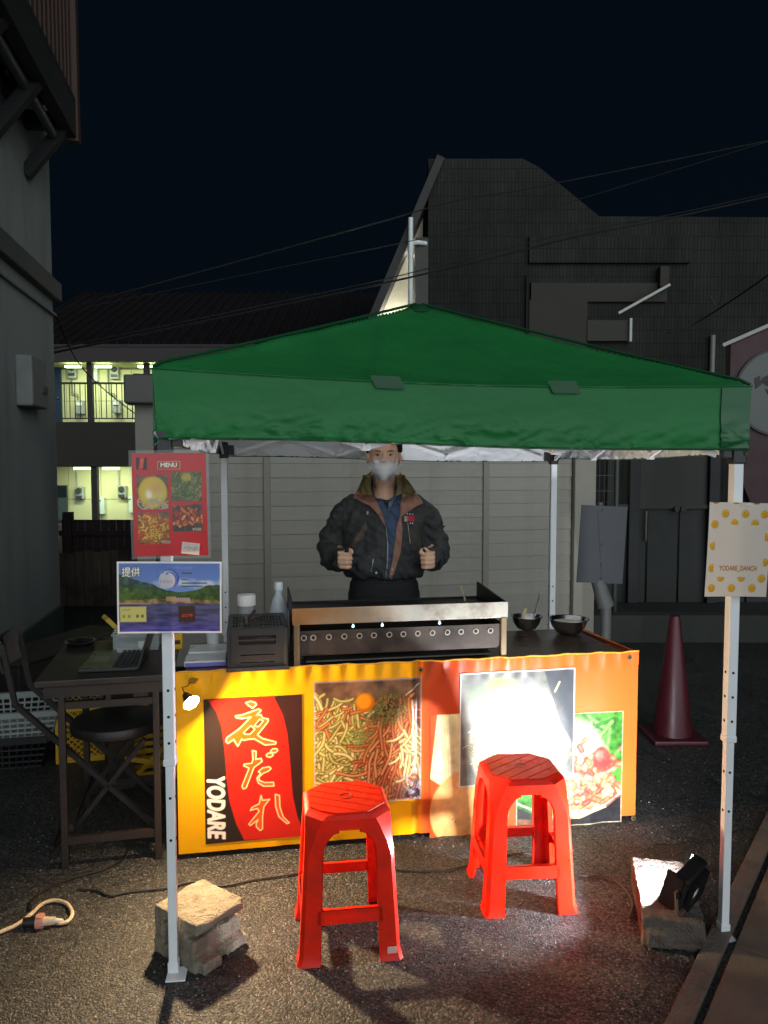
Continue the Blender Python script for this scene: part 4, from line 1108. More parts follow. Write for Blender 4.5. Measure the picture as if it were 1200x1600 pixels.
strokes = [
 [(480, 205), (525, 190), (570, 205), (580, 225), (545, 258), (520, 240), (505, 232)],
 [(385, 325), (440, 320), (600, 265), (625, 280), (580, 325), (620, 320), (640, 352), (690, 360), (690, 385), (590, 510), (640, 545), (765, 580), (760, 600), (660, 605), (560, 545), (500, 548), (470, 556), (445, 545), (410, 610), (388, 575), (372, 545), (320, 580), (300, 560), (310, 525), (430, 440), (530, 340), (450, 352), (400, 345)],
 [(545, 655), (580, 665), (575, 740), (625, 730), (635, 760), (560, 815), (490, 1005), (465, 1015), (450, 990), (515, 820), (465, 795), (470, 780), (540, 775), (550, 740)],
 [(712, 660), (735, 642), (772, 645), (780, 662), (755, 682), (722, 676)], [(672, 700), (692, 682), (728, 684), (738, 704), (712, 722), (682, 718)],
 [(600, 855), (640, 820), (700, 812), (718, 830), (690, 855), (645, 872), (605, 910), (612, 940), (660, 960), (740, 960), (745, 995), (650, 995), (600, 962), (587, 915), (622, 872)],
 [(625, 1080), (640, 1130), (705, 1120), (652, 1190), (640, 1290), (640, 1400), (620, 1415), (585, 1380), (582, 1350), (600, 1310), (530, 1365), (515, 1350), (610, 1230), (592, 1205), (530, 1220), (545, 1190), (610, 1160)],
 [(755, 1075), (795, 1085), (800, 1200), (830, 1290), (885, 1350), (865, 1358), (790, 1290), (760, 1190)]]
for P in strokes:
    Q = [zz_(*p) for p in P]; s.poly(Q, (222, 88, 24)); s.line(Q, .0024, (250, 226, 170), 1, True)
for P in ([(560, 425), (610, 362), (645, 378), (600, 432)], [(462, 485), (530, 420), (566, 455), (522, 500), (478, 500)]):
    Q = [zz_(*p) for p in P]; s.poly(Q, (206, 38, 26)); s.line(Q, .002, (250, 226, 170), 1, True)
a0 = zz_(140, 1485); a1 = zz_(262, 895)
s.text('YODARE', a0[0] + .006, a0[1], a1[0] + .012, a1[1], (250, 240, 226), rot=-90, shear=.22, bold=.0034)
s.build('logo_panel', vin, ban, bplace(u0, v0, .0022))

# noodle picture
u0, v0, w, h = quad((490, 1066), (658, 1248))
s = Sheet(w, h, .0024, (92, 66, 44))
nn = fbm(s.X * 22, s.Y * 22, 5)[..., None]; s.a = np.array([112, 84, 60]) * (.5 + nn)
r = random.Random(5)
def noodle(cx, cy, L, a, bend, rad, col, hi):
    P = [(cx, cy)]
    for k in range(7):
        a += bend + r.uniform(-.22, .22); P.append((P[-1][0] + L / 7 * math.cos(a), P[-1][1] + L / 7 * math.sin(a)))
    s.worm(P, rad, col, hi)
ye = [((190, 172, 84), (226, 214, 140)), ((170, 158, 78), (210, 200, 128)), ((206, 190, 108), (238, 228, 170)), ((150, 140, 66), (196, 186, 110))]
rd = [((186, 100, 50), (214, 136, 80)), ((168, 80, 44), (200, 114, 66)), ((200, 122, 70), (226, 160, 104))]
for k in range(330):
    x = r.uniform(-.02, w * .62); y = r.uniform(-.01, h * .74 * (1 - .25 * (x / w)))
    c_, hi_ = r.choice(ye); noodle(x, y, r.uniform(.07, .14), r.random() * 6.28, r.uniform(-.35, .35), .0062, c_, hi_)
for k in range(40):
    x = r.uniform(w * .05, w * .42); y = r.uniform(h * .62, h * .86); c_, hi_ = r.choice(ye[:2] + rd[:1]); noodle(x, y, .08, r.uniform(3.6, 5.4), r.uniform(-.2, .2), .0052, c_, hi_)
for k in range(190):
    tt = r.random(); x = w * (.62 + .34 * r.random() - .22 * tt * r.random()); y = h * (.88 - .8 * tt)
    c_, hi_ = r.choice(rd); noodle(x, y, r.uniform(.10, .17), -1.9 + r.uniform(-.5, .5), r.uniform(-.16, .16), .0058, c_, hi_)
for k in range(30): noodle(w * r.uniform(.78, .98), h * r.uniform(.25, .6), .09, -1.6 + r.uniform(-.6, .6), r.uniform(-.2, .2), .005, (206, 180, 110), (232, 214, 160))
hb = np.exp(-(((s.X - w * .68) / (w * .22)) ** 2 + ((s.Y - h * .76) / (h * .15)) ** 2) * 1.3); g1 = fbm(s.X * 120, s.Y * 120, 91, 3)
s.blend(np.clip(hb * 1.5 - .2, 0, .95) * (g1 > .42), (70, 74, 28)); s.blend(np.clip(hb * 1.4 - .2, 0, .9) * (g1 > .58), (128, 118, 58)); s.blend(np.clip(hb * 1.4 - .3, 0, .9) * (g1 < .36), (38, 36, 20))
s.blend(np.exp(-(((s.X - w * .42) / (w * .12)) ** 2 + ((s.Y - h * .56) / (h * .12)) ** 2)) * (fbm(s.X * 90, s.Y * 90, 33) > .5) * .8, (110, 146, 70))
s.ell(w * .47, h * .82, w * .088, w * .088, (196, 100, 10), 1, .006); s.ell(w * .46, h * .828, w * .07, w * .07, (236, 150, 20), 1, .012)
dk = np.clip((s.X / w - .55) * 2.5, 0, 1) * np.clip((.24 - s.Y / h) * 6, 0, 1) * (fbm(s.X * 30, s.Y * 30, 44) > .38); s.blend(dk * .85, (40, 30, 30))
lt = (np.clip((s.X / w - .8) * 8, 0, 1) * np.clip((.3 - s.Y / h) * 8, 0, 1)) * (fbm(s.X * 60, s.Y * 60, 45) > .56); s.blend(lt * .8, (176, 166, 190))
s.line([(w * .85, h * .86), (w * .98, h * .95)], .0022, (206, 196, 186))
s.poly([(0, h * .1), (w * .10, h * .13), (w * .11, h * .16), (0, h * .135)], (196, 196, 196))
ed = np.minimum(np.minimum(s.X, w - s.X), np.minimum(s.Y, h - s.Y)); s.blend(np.clip(1 - ed / .010, 0, 1) * .75, (222, 196, 196))
s.build('noodle_photo', vin, ban, bplace(u0, v0, .0030))

# pale bun and onion picture (partly under its neighbour)
u0, v0, w, h = quad((672, 1117), (806, 1303))
s = Sheet(w, h, .003, (206, 88, 32))
s.a = np.array([184, 70, 24]) * (.85 + .3 * fbm(s.X * 6, s.Y * 6, 8)[..., None])
s.poly([(0, h * .5), (w * .08, h), (w * .5, h), (w * .62, h * .68), (w * .5, h * .45), (w * .2, h * .4)], (216, 206, 150))
for k in range(9): s.line([(w * (.1 + .05 * k), h * .98), (w * (.14 + .045 * k), h * .5)], .002, (196, 190, 130) if k % 2 else (228, 222, 180), .8)
s.ell(w * .55, h * .62, w * .2, h * .16, (90, 86, 60), 1, .02)
s.ell(w * .46, h * .22, w * .46, h * .33, (232, 166, 96), 1, .006); s.ell(w * .42, h * .27, w * .36, h * .24, (242, 190, 120), .8, .05)
s.ell(w * .62, h * .36, w * .09, w * .09, (150, 140, 70), 1, .004); s.ell(w * .60, h * .375, w * .055, w * .055, (206, 190, 110), 1, .005)
s.ell(w * .26, h * .16, .004, .004, (170, 110, 60)); s.ell(w * .29, h * .14, .003, .003, (170, 110, 60))
s.a = s.a * (.86 + .28 * fbm(s.X * 30, s.Y * 30, 29)[..., None])
s.build('bun_photo', vin, ban, bplace(u0, v0, .0022))
# chicken picture
u0, v0, w, h = quad((808, 1120), (970, 1283))
s = Sheet(w, h, .0028, (62, 120, 40))
t = fbm(s.X * 20, s.Y * 26, 3)[..., None]; s.a = np.array([60, 128, 40]) * (.35 + 1.2 * t)
r = random.Random(9)
for k in range(16): s.worm([(w * r.uniform(.5, 1), h * r.uniform(.4, 1)), (w * r.uniform(.6, 1), h * r.uniform(.4, 1))], .006, r.choice([(80, 160, 60), (40, 96, 30), (110, 170, 80)]), None, .8)
s.ell(w * .55, h * .52, w * .3, h * .42, (206, 214, 176), .9, .03); s.ell(w * .72, h * .2, w * .3, h * .2, (196, 190, 130), 1, .02)
for k in range(150):
    x = w * r.gauss(.66, .15); y = h * r.gauss(.36, .13); c_ = r.choice([(186, 98, 66), (206, 134, 90), (160, 66, 52), (222, 170, 120), (196, 116, 96)])
    s.worm([(x, y), (x + r.uniform(-.03, .03), y + r.uniform(-.02, .02))], r.uniform(.006, .014), c_, tuple(min(255, q + 26) for q in c_), .78)
s.ell(w * .80, h * .58, w * .085, h * .11, (150, 60, 52), 1, .01); s.ell(w * .78, h * .61, w * .04, h * .05, (196, 110, 96), .8, .01)
s.poly([(0, 0), (0, h * .2), (w * .3, h * .07), (w * .6, h * .06), (w * .85, h * .14), (w, h * .24), (w, 0)], (34, 34, 36))
s.line([(0, h * .24), (w * .3, h * .10), (w * .6, h * .09), (w * .85, h * .17), (w, h * .27)], .004, (190, 186, 176), .8)
s.poly([(0, 0), (0, h * .1), (w * .16, h * .08), (w * .16, 0)], (96, 62, 40))
ed = np.minimum(np.minimum(s.X, w - s.X), np.minimum(s.Y, h - s.Y)); s.blend(np.clip(1.4 - ed / .004, 0, 1) * .8, (226, 206, 170))
s.a = s.a * (.62 + .76 * fbm(s.X * 70, s.Y * 70, 19)[..., None])
s.build('chicken_photo', vin, ban, bplace(u0, v0, .0034))
# white shredded cabbage picture on top
u0, v0, w, h = quad((718, 1052), (896, 1216))
s = Sheet(w, h, .0028, (100, 104, 92))
t = fbm(s.X * 14, s.Y * 14, 6)[..., None]; s.a = np.array([104, 108, 98]) * (.5 + t)
s.ell(w * .2, h * .75, w * .12, h * .14, (90, 116, 70), .8, .03); s.ell(w * .36, h * .88, w * .12, h * .06, (186, 180, 70), .8, .02)
s.ell(w * .52, h * .36, w * .44, h * .5, (176, 176, 150), 1, .02)
for k in range(420):
    a = r.uniform(0, 6.28); q_ = r.random() ** .5; x = w * (.52 + .42 * q_ * math.cos(a)); y = h * (.36 + .48 * q_ * math.sin(a)); a = r.uniform(0, 6.28)
    c_ = r.choice([(170, 170, 146), (196, 196, 176), (150, 152, 118), (128, 132, 96)])
    s.worm([(x, y), (x + .02 * math.cos(a), y + .02 * math.sin(a)), (x + .04 * math.cos(a + .5), y + .04 * math.sin(a + .5))], .0034, c_, tuple(min(255, q + 12) for q in c_))
s.poly([(w * .72, h), (w * .9, h), (w, h * .98), (w, h * .3), (w * .88, h * .5), (w * .8, h * .74)], (60, 64, 70), .85)
s.line([(w * .82, h * .80), (w * .86, h * .88)], .004, (226, 220, 150))
ed = np.minimum(np.minimum(s.X, w - s.X), np.minimum(s.Y, h - s.Y)); s.blend(np.clip(1.6 - ed / .004, 0, 1), (238, 232, 222))
s.build('cabbage_photo', vin, ban, bplace(u0, v0, .0046))
# grommets
gmt = M('brass_eyelet', (176, 156, 104), .3, .9)
for px, py in ((657, 1047), (984, 1027), (989, 1278), (667, 1317), (309, 1344), (300, 1062)):
    u, v = bn(px, py); rr = float(rip(np.array(u), np.array(v)))
    e = MB(); 
    prof = [(.0055, 0), (.0062, .003), (.0095, .003), (.011, 0)]
    e.lathe(prof, 16)
    o = e.build('eyelet', gmt, ban, smooth=True, loc=(u, -rr - .001, v), rot=(R(90), 0, 0))
    MB().cyl((0, 0, .0), (0, 0, .0012), .0056, n=12).build('hole', M('hole_dark', (20, 20, 20), .8), o)
# top flap folded onto the table's right end
fl = MB().add([(uR - .012, -.004, TZ + .003), (uR, -.004, TZ + .002), (uR - .035, .50, TZ + .004), (uR - .06, .50, TZ + .003), (uR + .0, -.004, TZ - .05), (uR - .035, .50, TZ - .02)], [(0, 1, 2, 3), (1, 4, 5, 2)])
fl.build('side_flap', M('vinyl_orange', (214, 112, 60), .35, var=.05), ban)
MB().tube([(float(u), -float(rip(np.array(u), np.array(.742))) , vT + .002 + .002 * math.sin(u * 40)) for u in np.linspace(uL, uR, 90)], .0035, 6).build('top_hem', M('vinyl_gold', (224, 160, 40), .4, var=.05), ban, smooth=True)

# ================================================================== THINGS ON THE STALL TABLE
CB, SB = math.cos(TBY), math.sin(TBY)
def tw(x, y, z=TZ): return Vector((T0.x + x * CB - y * SB, T0.y + x * SB + y * CB, z))
def tl(px, py, z=TZ):
    P = gp(px, py, z) - T0; return (P.x * CB + P.y * SB, -P.x * SB + P.y * CB)
# --- griddle
gr = thing('griddle', 'long steel teppan griddle with a row of round air holes on the table', 'griddle', tw(.455, .006), TBY)
GL = .885
gd = M('griddle_iron', (66, 58, 52), .5, .55, var=.25, vscale=7, bump=.12, bscale=40, dirt=(40, 35, 32), dscale=5)
def band_material():
    m = M('griddle_band', (176, 172, 160), .38, .75, var=.12, vscale=5, bump=.08, bscale=30, dirt=(120, 104, 84), dscale=6)
    N = m.node_tree.nodes; L = m.node_tree.links; b = N['Principled BSDF']
    src = b.inputs['Base Color'].links[0].from_socket
    tc = N.new('ShaderNodeTexCoord'); sp = N.new('ShaderNodeSeparateXYZ'); L.new(tc.outputs['Object'], sp.inputs[0])
    nz = N.new('ShaderNodeTexNoise'); nz.inputs['Scale'].default_value = 7; nz.inputs['Detail'].default_value = 8; L.new(tc.outputs['Object'], nz.inputs[0])
    ad = N.new('ShaderNodeMath'); ad.operation = 'MULTIPLY_ADD'; ad.inputs[1].default_value = .5; L.new(nz.outputs[0], ad.inputs[0]); L.new(sp.outputs[0], ad.inputs[2])
    mr = N.new('ShaderNodeMapRange'); mr.inputs[1].default_value = .28; mr.inputs[2].default_value = .75; L.new(ad.outputs[0], mr.inputs[0])
    mx = N.new('ShaderNodeMix'); mx.data_type = 'RGBA'; L.new(mr.outputs[0], mx.inputs[0]); mx.inputs[6].default_value = lin((150, 108, 66)) + (1,); L.new(src, mx.inputs[7])
    L.new(mx.outputs[2], b.inputs['Base Color'])
    return m
ZB = .012   # feet height above table
MB().box((GL / 2, .012, .098), (GL - .05, .004, .095)).build('front_panel', gd, gr)
MB().box((GL / 2, .30, .098), (GL - .05, .004, .095)).build('rear_panel', gd, gr)
for x in (.012, GL - .012):
    MB().box((x, .012, .088), (.026, .026, .172), bevel=.003).build('corner_post', M('griddle_post', (120, 104, 80) if x < .1 else (130, 128, 122), .42, .6, var=.15), gr)
    MB().box((x, .30, .088), (.026, .026, .172), bevel=.003).build('corner_post', gd, gr)
    MB().box((x, .155, .098), (.004, .26, .095)).build('side_panel', gd, gr)
MB().box((GL / 2, .155, .046), (GL - .06, .27, .006)).build('drip_tray', gd, gr)
MB().box((GL / 2, .155, .014), (GL - .1, .24, .006)).build('shelf', M('griddle_shelf', (92, 88, 84), .4, .6), gr)
ring = None
hx_ = [.042, .078, .137, .196, .254, .31, .37, .425, .482, .54, .60, .655, .715, .775, .815]
for x in hx_[:-1]:
    x = .04 + (x - .042) * (GL - .10) / .74
    if ring is None:
        ring = MB().lathe([(.0075, 0), (.008, .003), (.0115, .003), (.0125, 0)], 14).build('air_hole', M('hole_rim', (190, 180, 164), .35, .8), gr, smooth=True, loc=(x, .0092, .118), rot=(R(90), 0, 0))
        hole = MB().cyl((0, 0, 0), (0, 0, .0012), .0078, n=12).build('opening', M('hole_dark', (20, 20, 20), .8), ring)
    else:
        r2_ = share(ring, 'air_hole', gr, (x, .0092, .118)); share(hole, 'opening', r2_)
# top trough
tr0, tr1 = .172, .238
b = MB().box((GL / 2, .006, (tr0 + tr1) / 2), (GL + .012, .006, tr1 - tr0), bevel=.001)
b.build('front_band', band_material(), gr)
ir = M('griddle_black', (26, 25, 25), .4, .4, var=.3, vscale=10, bump=.1)
MB().box((GL / 2, .215, tr0 + .008), (GL, .41, .010)).build('hot_plate', ir, gr)
MB().box((GL / 2, .418, tr0 + .006), (GL + .01, .006, .03)).build('rear_rim', ir, gr)
for sx_, x in ((-1, .0), (1, GL)):
    MB().prism([(.009, tr0), (.42, tr0), (.42, tr0 + .085), (.41, tr0 + .090), (.009, tr1 - .001)], x - .003, x + .003, lambda a, b_, z: (z, a, b_)).build('side_splash', ir, gr)
for x in (.24, .36, .60):
    MB().lathe([(.0, .0), (.006, .004), (.0045, .010), (.001, .016)], 8, (x, .016, .150)).build('gas_flame', M_emit('flame_blue', (150, 210, 255), 2.0), gr, smooth=True)
tag(MB().bar(tw(1.265, .36, TZ + .18), tw(1.245, .37, TZ + .255), .014, .004).build('wooden_spatula', M('pale_wood', (206, 186, 140), .6, var=.1)), 'pale wooden spatula standing at the rear of the griddle', 'spatula')

# --- black slotted crate left of the griddle
cr = thing('black_crate', 'upside down black plastic crate left of the griddle', 'crate', tw(.195, .0), TBY)
cm = M('crate_black', (34, 32, 33), .4, var=.12)
cw, cd, ch = .235, .30, .165
def frame_panel(b, w, h, holes, f):
    """flat plate w x h with rectangular openings, built from strips; f maps (x, y) to 3-D, plate 4 mm thick"""
    xs = sorted(set([0, w] + [a for q in holes for a in (q[0], q[2])])); ys = sorted(set([0, h] + [a for q in holes for a in (q[1], q[3])]))
    for i in range(len(xs) - 1):
        for j in range(len(ys) - 1):
            mx, my = (xs[i] + xs[i + 1]) / 2, (ys[j] + ys[j + 1]) / 2
            if any(q[0] < mx < q[2] and q[1] < my < q[3] for q in holes): continue
            P = [(xs[i], ys[j]), (xs[i + 1], ys[j]), (xs[i + 1], ys[j + 1]), (xs[i], ys[j + 1])]
            b.add([f(x, y, 0) for x, y in P] + [f(x, y, .004) for x, y in P], [(3, 2, 1, 0), (4, 5, 6, 7), (0, 1, 5, 4), (1, 2, 6, 5), (2, 3, 7, 6), (3, 0, 4, 7)])
fr_holes = [(.045 + i * .0105, .102 + j * .022, .052 + i * .0105, .117 + j * .022) for i in range(14) for j in range(2)] + [(.05, .03, .185, .034), (.05, .06, .185, .064)]
b = MB(); frame_panel(b, cw, ch, fr_holes, lambda x, y, z: (x, z + .012 * (1 - y / ch) * 0, y)); b.build('front_panel', cm, cr)
b = MB(); frame_panel(b, cw, ch, fr_holes, lambda x, y, z: (x, cd - z, y)); b.build('rear_panel', cm, cr)
top_holes = [(.018 + i * .0125, .03 + j * .055, .025 + i * .0125, .07 + j * .055) for i in range(16) for j in range(4) if not (5 < i < 8)]
b = MB(); frame_panel(b, cw - .006, cd - .006, top_holes, lambda x, y, z: (x + .003, y + .003, ch + z)); b.build('base_panel', cm, cr)
for x in (0, cw - .004):
    b = MB(); frame_panel(b, cd - .01, ch, [(.03 + i * .03, .1, .05 + i * .03, .14) for i in range(8)], lambda a, y, z: (x + z, a + .005, y)); b.build('side_panel', cm, cr)
for x in (.006, cw - .006): MB().box((x, -.003, ch / 2), (.014, .008, ch), bevel=.002).build('rib', cm, cr)
MB().box((cw / 2, -.006, .008), (cw + .012, .014, .016), bevel=.003).build('rim', cm, cr)
tg = thing('tongs', 'dark metal tongs lying on the black crate', 'tongs', tw(.27, .09, TZ + ch + .004), TBY + R(60))
for k, a in enumerate((-.10, .10)):
    MB().bar((0, 0, .008), (.11, a * .22, .018 + .016 * k), .012, .004).build('arm', M('tong_steel', (110, 96, 84), .35, .8), tg)
MB().cyl((0, 0, 0), (0, 0, .026), .008, n=10).build('hinge', M('tong_steel', (110, 96, 84), .35, .8), tg)

# --- jar, bottle
jr = thing('jar', 'clear jar with white lid behind the black crate', 'jar', tw(.270, .40), TBY)
MB().lathe([(.0, .002), (.040, .002), (.043, .01), (.043, .15), (.036, .165), (.036, .19)], 28).build('body', M_glass('jar_plastic', (200, 206, 206), .15, .38), jr, smooth=True)
MB().lathe([(.0, .189), (.041, .189), (.041, .232), (.038, .236), (.0, .236)], 28).build('lid', M('lid_white', (232, 232, 228), .4, var=.03), jr, smooth=True)
MB().lathe([(.0, .006), (.038, .006), (.038, .05), (.0, .052)], 20).build('contents', M('jar_powder', (150, 146, 136), .8), jr, smooth=True)
bt = thing('bottle', 'milky plastic squeeze bottle between the crate and the griddle', 'bottle', tw(.412, .40), TBY)
bt.scale = (1.0, 1.0, 1.14)
MB().lathe([(0, 0), (.040, 0), (.044, .006), (.0445, .10), (.040, .145), (.028, .185), (.0165, .205), (.0155, .222)], 28).build('body', M('bottle_milky', (222, 232, 238), .3, var=.04, trans=.3), bt, smooth=True)
MB().lathe([(0, .222), (.019, .222), (.019, .250), (.017, .252), (0, .252)], 20).build('cap', M('cap_white', (222, 228, 230), .4), bt, smooth=True)

# --- steel bowls
steel = M('bowl_steel', (200, 200, 198), .22, 1.0, var=.06, vscale=12, bump=.02)
def bowl(loc, R0, H0, label, group='steel bowls at the right end of the table'):
    o = thing('mixing_bowl', label, 'bowl', loc, 0, group)
    pr = [(0, .002), (R0 * .45, .002), (R0 * .62, H0 * .12), (R0 * .85, H0 * .5), (R0 * .97, H0 * .95), (R0 * 1.05, H0), (R0 * 1.05, H0 + .003), (R0 * .96, H0 + .001), (R0 * .83, H0 * .52), (R0 * .6, H0 * .15), (0, .006)]
    MB().lathe(pr, 44).build('shell', steel, o, smooth='all')
    return o
p_ = tw(*tl(888, 990)); b1 = bowl(p_, .092, .072, 'large shiny steel bowl near the table corner')
MB().lathe([(0, .058), (.05, .06), (.078, .056)], 24).build('batter', M('batter', (196, 190, 170), .5, var=.1, bump=.3), b1, smooth=True)
p_ = tw(*tl(824, 985)); b2 = bowl(p_ + Vector((0, .02, 0)), .074, .066, 'smaller steel bowl holding utensils beside the griddle')
ul = thing('ladle', 'steel ladle leaning in the smaller bowl', 'ladle', p_ + Vector((.02, .02, .02)))
MB().tube([(0, 0, 0), (.012, .0, .04), (.046, .01, .155)], .0035, 8).build('shaft', steel, ul, smooth=True)
MB().bar((.042, .009, .140), (.050, .011, .168), .010, .004).build('grip', steel, ul)
MB().ball((-.004, 0, .002), (.02, .02, .012)).build('cup', steel, ul, smooth='all')
for k, dx in enumerate((0, .007)):
    tag(MB().bar(p_ + Vector((-.035 + dx, .0, .03)), p_ + Vector((-.008 + dx, .02, .105)), .005, .005).build('chopstick', M('pale_wood', (206, 186, 140), .6, var=.1)), ('left' if k == 0 else 'right') + ' one of two pale chopsticks in the smaller bowl', 'chopstick', 'chopsticks in the smaller bowl')

# --- papers, cup and small items at the left end
pk = thing('paper_packs', 'stack of clear wrapped white paper packs at the left table end', 'paper', tw(.02, .09), TBY)
pm = M('pack_white', (214, 216, 218), .3, var=.05); pv = M('pack_violet', (120, 112, 190), .4)
b = MB(); b.box((.085, .065, .012), (.165, .13, .022), bevel=.004); b.build('pack', pm, pk)
MB().box((.088, -.0015, .010), (.160, .004, .016)).build('label_edge', pv, pk)
b = MB(); b.box((.088, .215, .014), (.16, .14, .026), bevel=.004); b.build('pack', pm, pk)
cup = tag(MB().lathe([(0, 0), (.026, 0), (.034, .095), (.036, .097), (.033, .095), (.026, .004), (0, .004)], 24).build('paper_cup', M('cup_white', (220, 224, 226), .5), smooth=True, loc=tw(.125, .40)), 'white paper cup behind the wrapped paper packs', 'cup')

# ================================================================== RED PLASTIC STOOLS
redp = M('stool_red', (238, 40, 13), .30, var=.07, vscale=9, spec=.5, trans=.24, bump=.05, bscale=30, dirt=(206, 44, 26), dscale=7)
def octo(a, c): return [(-a + c, -a), (a - c, -a), (a, -a + c), (a, a - c), (a - c, a), (-a + c, a), (-a, a - c), (-a, -a + c)]
def clip_poly(P, nx, ny, d):
    out = []
    for i in range(len(P)):
        a, b = P[i], P[(i + 1) % len(P)]; da = a[0] * nx + a[1] * ny - d; db = b[0] * nx + b[1] * ny - d
        if da <= 0: out.append(a)
        if (da < 0) != (db < 0) and abs(da - db) > 1e-12:
            t = da / (da - db); out.append((a[0] + t * (b[0] - a[0]), a[1] + t * (b[1] - a[1])))
    return out
def make_stool(label, loc, rz, slat_ang, group):
    SH = .460
    st_ = thing('plastic_stool', label, 'stool', loc, rz, group)
    aT, aB = .134, .160
    def half(z): return aB + (aT - aB) * (z / SH) - (.004 if z > SH - .004 else 0)
    def cham(z): return .012 + .046 * max(0, (z - .33) / (SH - .33)) ** 1.4
    # seat with its rim
    b = MB(); rings = []
    for z, da in ((SH - .045, 0), (SH - .012, 0), (SH - .003, -.003), (SH, -.008)):
        rings.append([(x, y, z) for x, y in octo(half(z) + da + .001, cham(z))])
    b.loft(rings, cap=False)
    b.add([(x, y, SH) for x, y in octo(half(SH) - .007, cham(SH))], [tuple(range(8))])
    me = b.build('seat', redp, st_)
    # raised slats of the seat top
    ca, sa = math.cos(slat_ang), math.sin(slat_ang); O = octo(half(SH) - .012, cham(SH) - .002)
    pitch = .043
    for k in range(-4, 5):
        c0 = k * pitch + .006
        Q = clip_poly(O, ca, sa, c0 + pitch - .005); Q = clip_poly(Q, -ca, -sa, -c0) if Q else Q
        if len(Q) >= 3:
            ar = abs(sum(Q[i][0] * Q[(i + 1) % len(Q)][1] - Q[(i + 1) % len(Q)][0] * Q[i][1] for i in range(len(Q)))) / 2
            if ar > 2e-4: MB().prism(Q, SH - .001, SH + .0038).build('slat', redp, st_)
    MB().lathe([(0, .0), (.016, .0), (.019, .002)], 20, (.0, .0, SH + .0034)).build('grip_hole', M('stool_hole', (110, 8, 6), .5), st_, smooth=True)
    # legs: folded L sections whose flanges swell into the arch under the seat
    for qx, qy in ((-1, -1), (1, -1), (1, 1), (-1, 1)):
        rows = []
        for z in [0, .004] + [i * .03 for i in range(1, 12)] + [.345, .36, .375, .388, .398, .404, .408, SH - .044]:
            a = half(z); c = cham(z); wd = .056 + .008 * (1 - z / .35) if z < .345 else .056
            if z >= .345:
                t = min(1, (z - .345) / (.408 - .345)); full = a - c
                wd = .056 + (full - .056) * (1 - math.sqrt(max(0, 1 - t * t)))
            wd = min(wd, a - c * .0)
            fl = .007 * max(0, 1 - z / .03)
            e = a + fl
            rows.append([(qx * (a - wd), qy * e, z), (qx * (e - c), qy * e, z), (qx * e, qy * (e - c), z), (qx * e, qy * (a - wd), z)])
        b = MB(); vs = [p for r_ in rows for p in r_]; k = len(rows)
        th = .0035
        inner = [(x - qx * th * (1 if abs(abs(x)) > .05 else .3), y - qy * th, z) for x, y, z in vs]
        N4 = 4 * k
        fs = [(i * 4 + j, i * 4 + j + 1, (i + 1) * 4 + j + 1, (i + 1) * 4 + j) for i in range(k - 1) for j in range(3)]
        fs += [tuple(N4 + q for q in reversed(f_)) for f_ in fs]
        for i in range(k - 1):
            for j in (0, 3): fs.append((i * 4 + j, (i + 1) * 4 + j, N4 + (i + 1) * 4 + j, N4 + i * 4 + j))
        for j in range(3): fs.append((j, j + 1, N4 + j + 1, N4 + j)); fs.append(((k - 1) * 4 + j, (k - 1) * 4 + j + 1, N4 + (k - 1) * 4 + j + 1, N4 + (k - 1) * 4 + j))
        # turned-in lip along each flange edge gives the leg its depth
        for j, (ix, iy) in ((0, (0, -1)), (3, (-1, 0))):
            lip0 = [rows[i][j] for i in range(k)]
            o0 = len(vs) * 2
            b_l = [(x + qx * ix * .016, y + qy * iy * .016, z) for x, y, z in lip0]
            b.add(lip0 + b_l + [(x - qx * (0.0028 if ix == 0 else 0), y - qy * (0.0028 if iy == 0 else 0), z) for x, y, z in lip0 + b_l],
                  [(i, i + 1, k + i + 1, k + i) for i in range(k - 1)] + [(2 * k + i, 3 * k + i, 3 * k + i + 1, 2 * k + i + 1) for i in range(k - 1)] + [(k + i, k + i + 1, 3 * k + i + 1, 3 * k + i) for i in range(k - 1)])
        b.add(vs + inner, fs)
        b.build('leg', redp, st_, smooth=True)
    # stretchers: low ones front and rear, higher ones at the sides
    for qx, qy in ((0, -1), (0, 1), (-1, 0), (1, 0)):
        z0, z1 = (.125, .168)
        a0, a1 = half(z0), half(z1); L0 = a0 - .05; L1 = a1 - .05
        if qx == 0: V_ = [(-L0, qy * a0, z0), (L0, qy * a0, z0), (L1, qy * a1, z1), (-L1, qy * a1, z1)]; d_ = (0, -qy * .004, 0); d2 = (0, -qy * .016, 0)
        else: V_ = [(qx * a0, -L0, z0), (qx * a0, L0, z0), (qx * a1, L1, z1), (qx * a1, -L1, z1)]; d_ = (-qx * .004, 0, 0); d2 = (-qx * .016, 0, 0)
        b = MB(); q = [tuple(v[i] + d_[i] for i in range(3)) for v in V_]
        b.add(V_ + q, [(0, 1, 2, 3), (7, 6, 5, 4), (0, 4, 5, 1), (1, 5, 6, 2), (2, 6, 7, 3), (3, 7, 4, 0)])
        t_ = [V_[3], V_[2], tuple(V_[2][i] + d2[i] for i in range(3)), tuple(V_[3][i] + d2[i] for i in range(3))]
        b.add(t_ + [(p[0], p[1], p[2] - .003) for p in t_], [(0, 1, 2, 3), (7, 6, 5, 4), (0, 4, 5, 1), (1, 5, 6, 2), (2, 6, 7, 3), (3, 7, 4, 0)])
        b.build('stretcher', redp, st_)
    return st_, half
GS = 'red plastic stools in front of the banner'
sA, half_ = make_stool('red plastic stool nearer the camera, in front of the noodle picture', (-.126, 2.462, 0), R(8), R(62), GS)
sB, _ = make_stool('red plastic stool further right in the floodlight glare', (.495, 2.718, 0), R(5), R(128), GS)
stk = MB().box((half_(.035) - .028, -half_(.035) - .0075, .035), (.030, .001, .022)).build('price_sticker', M('sticker', (214, 170, 158), .5), sA)

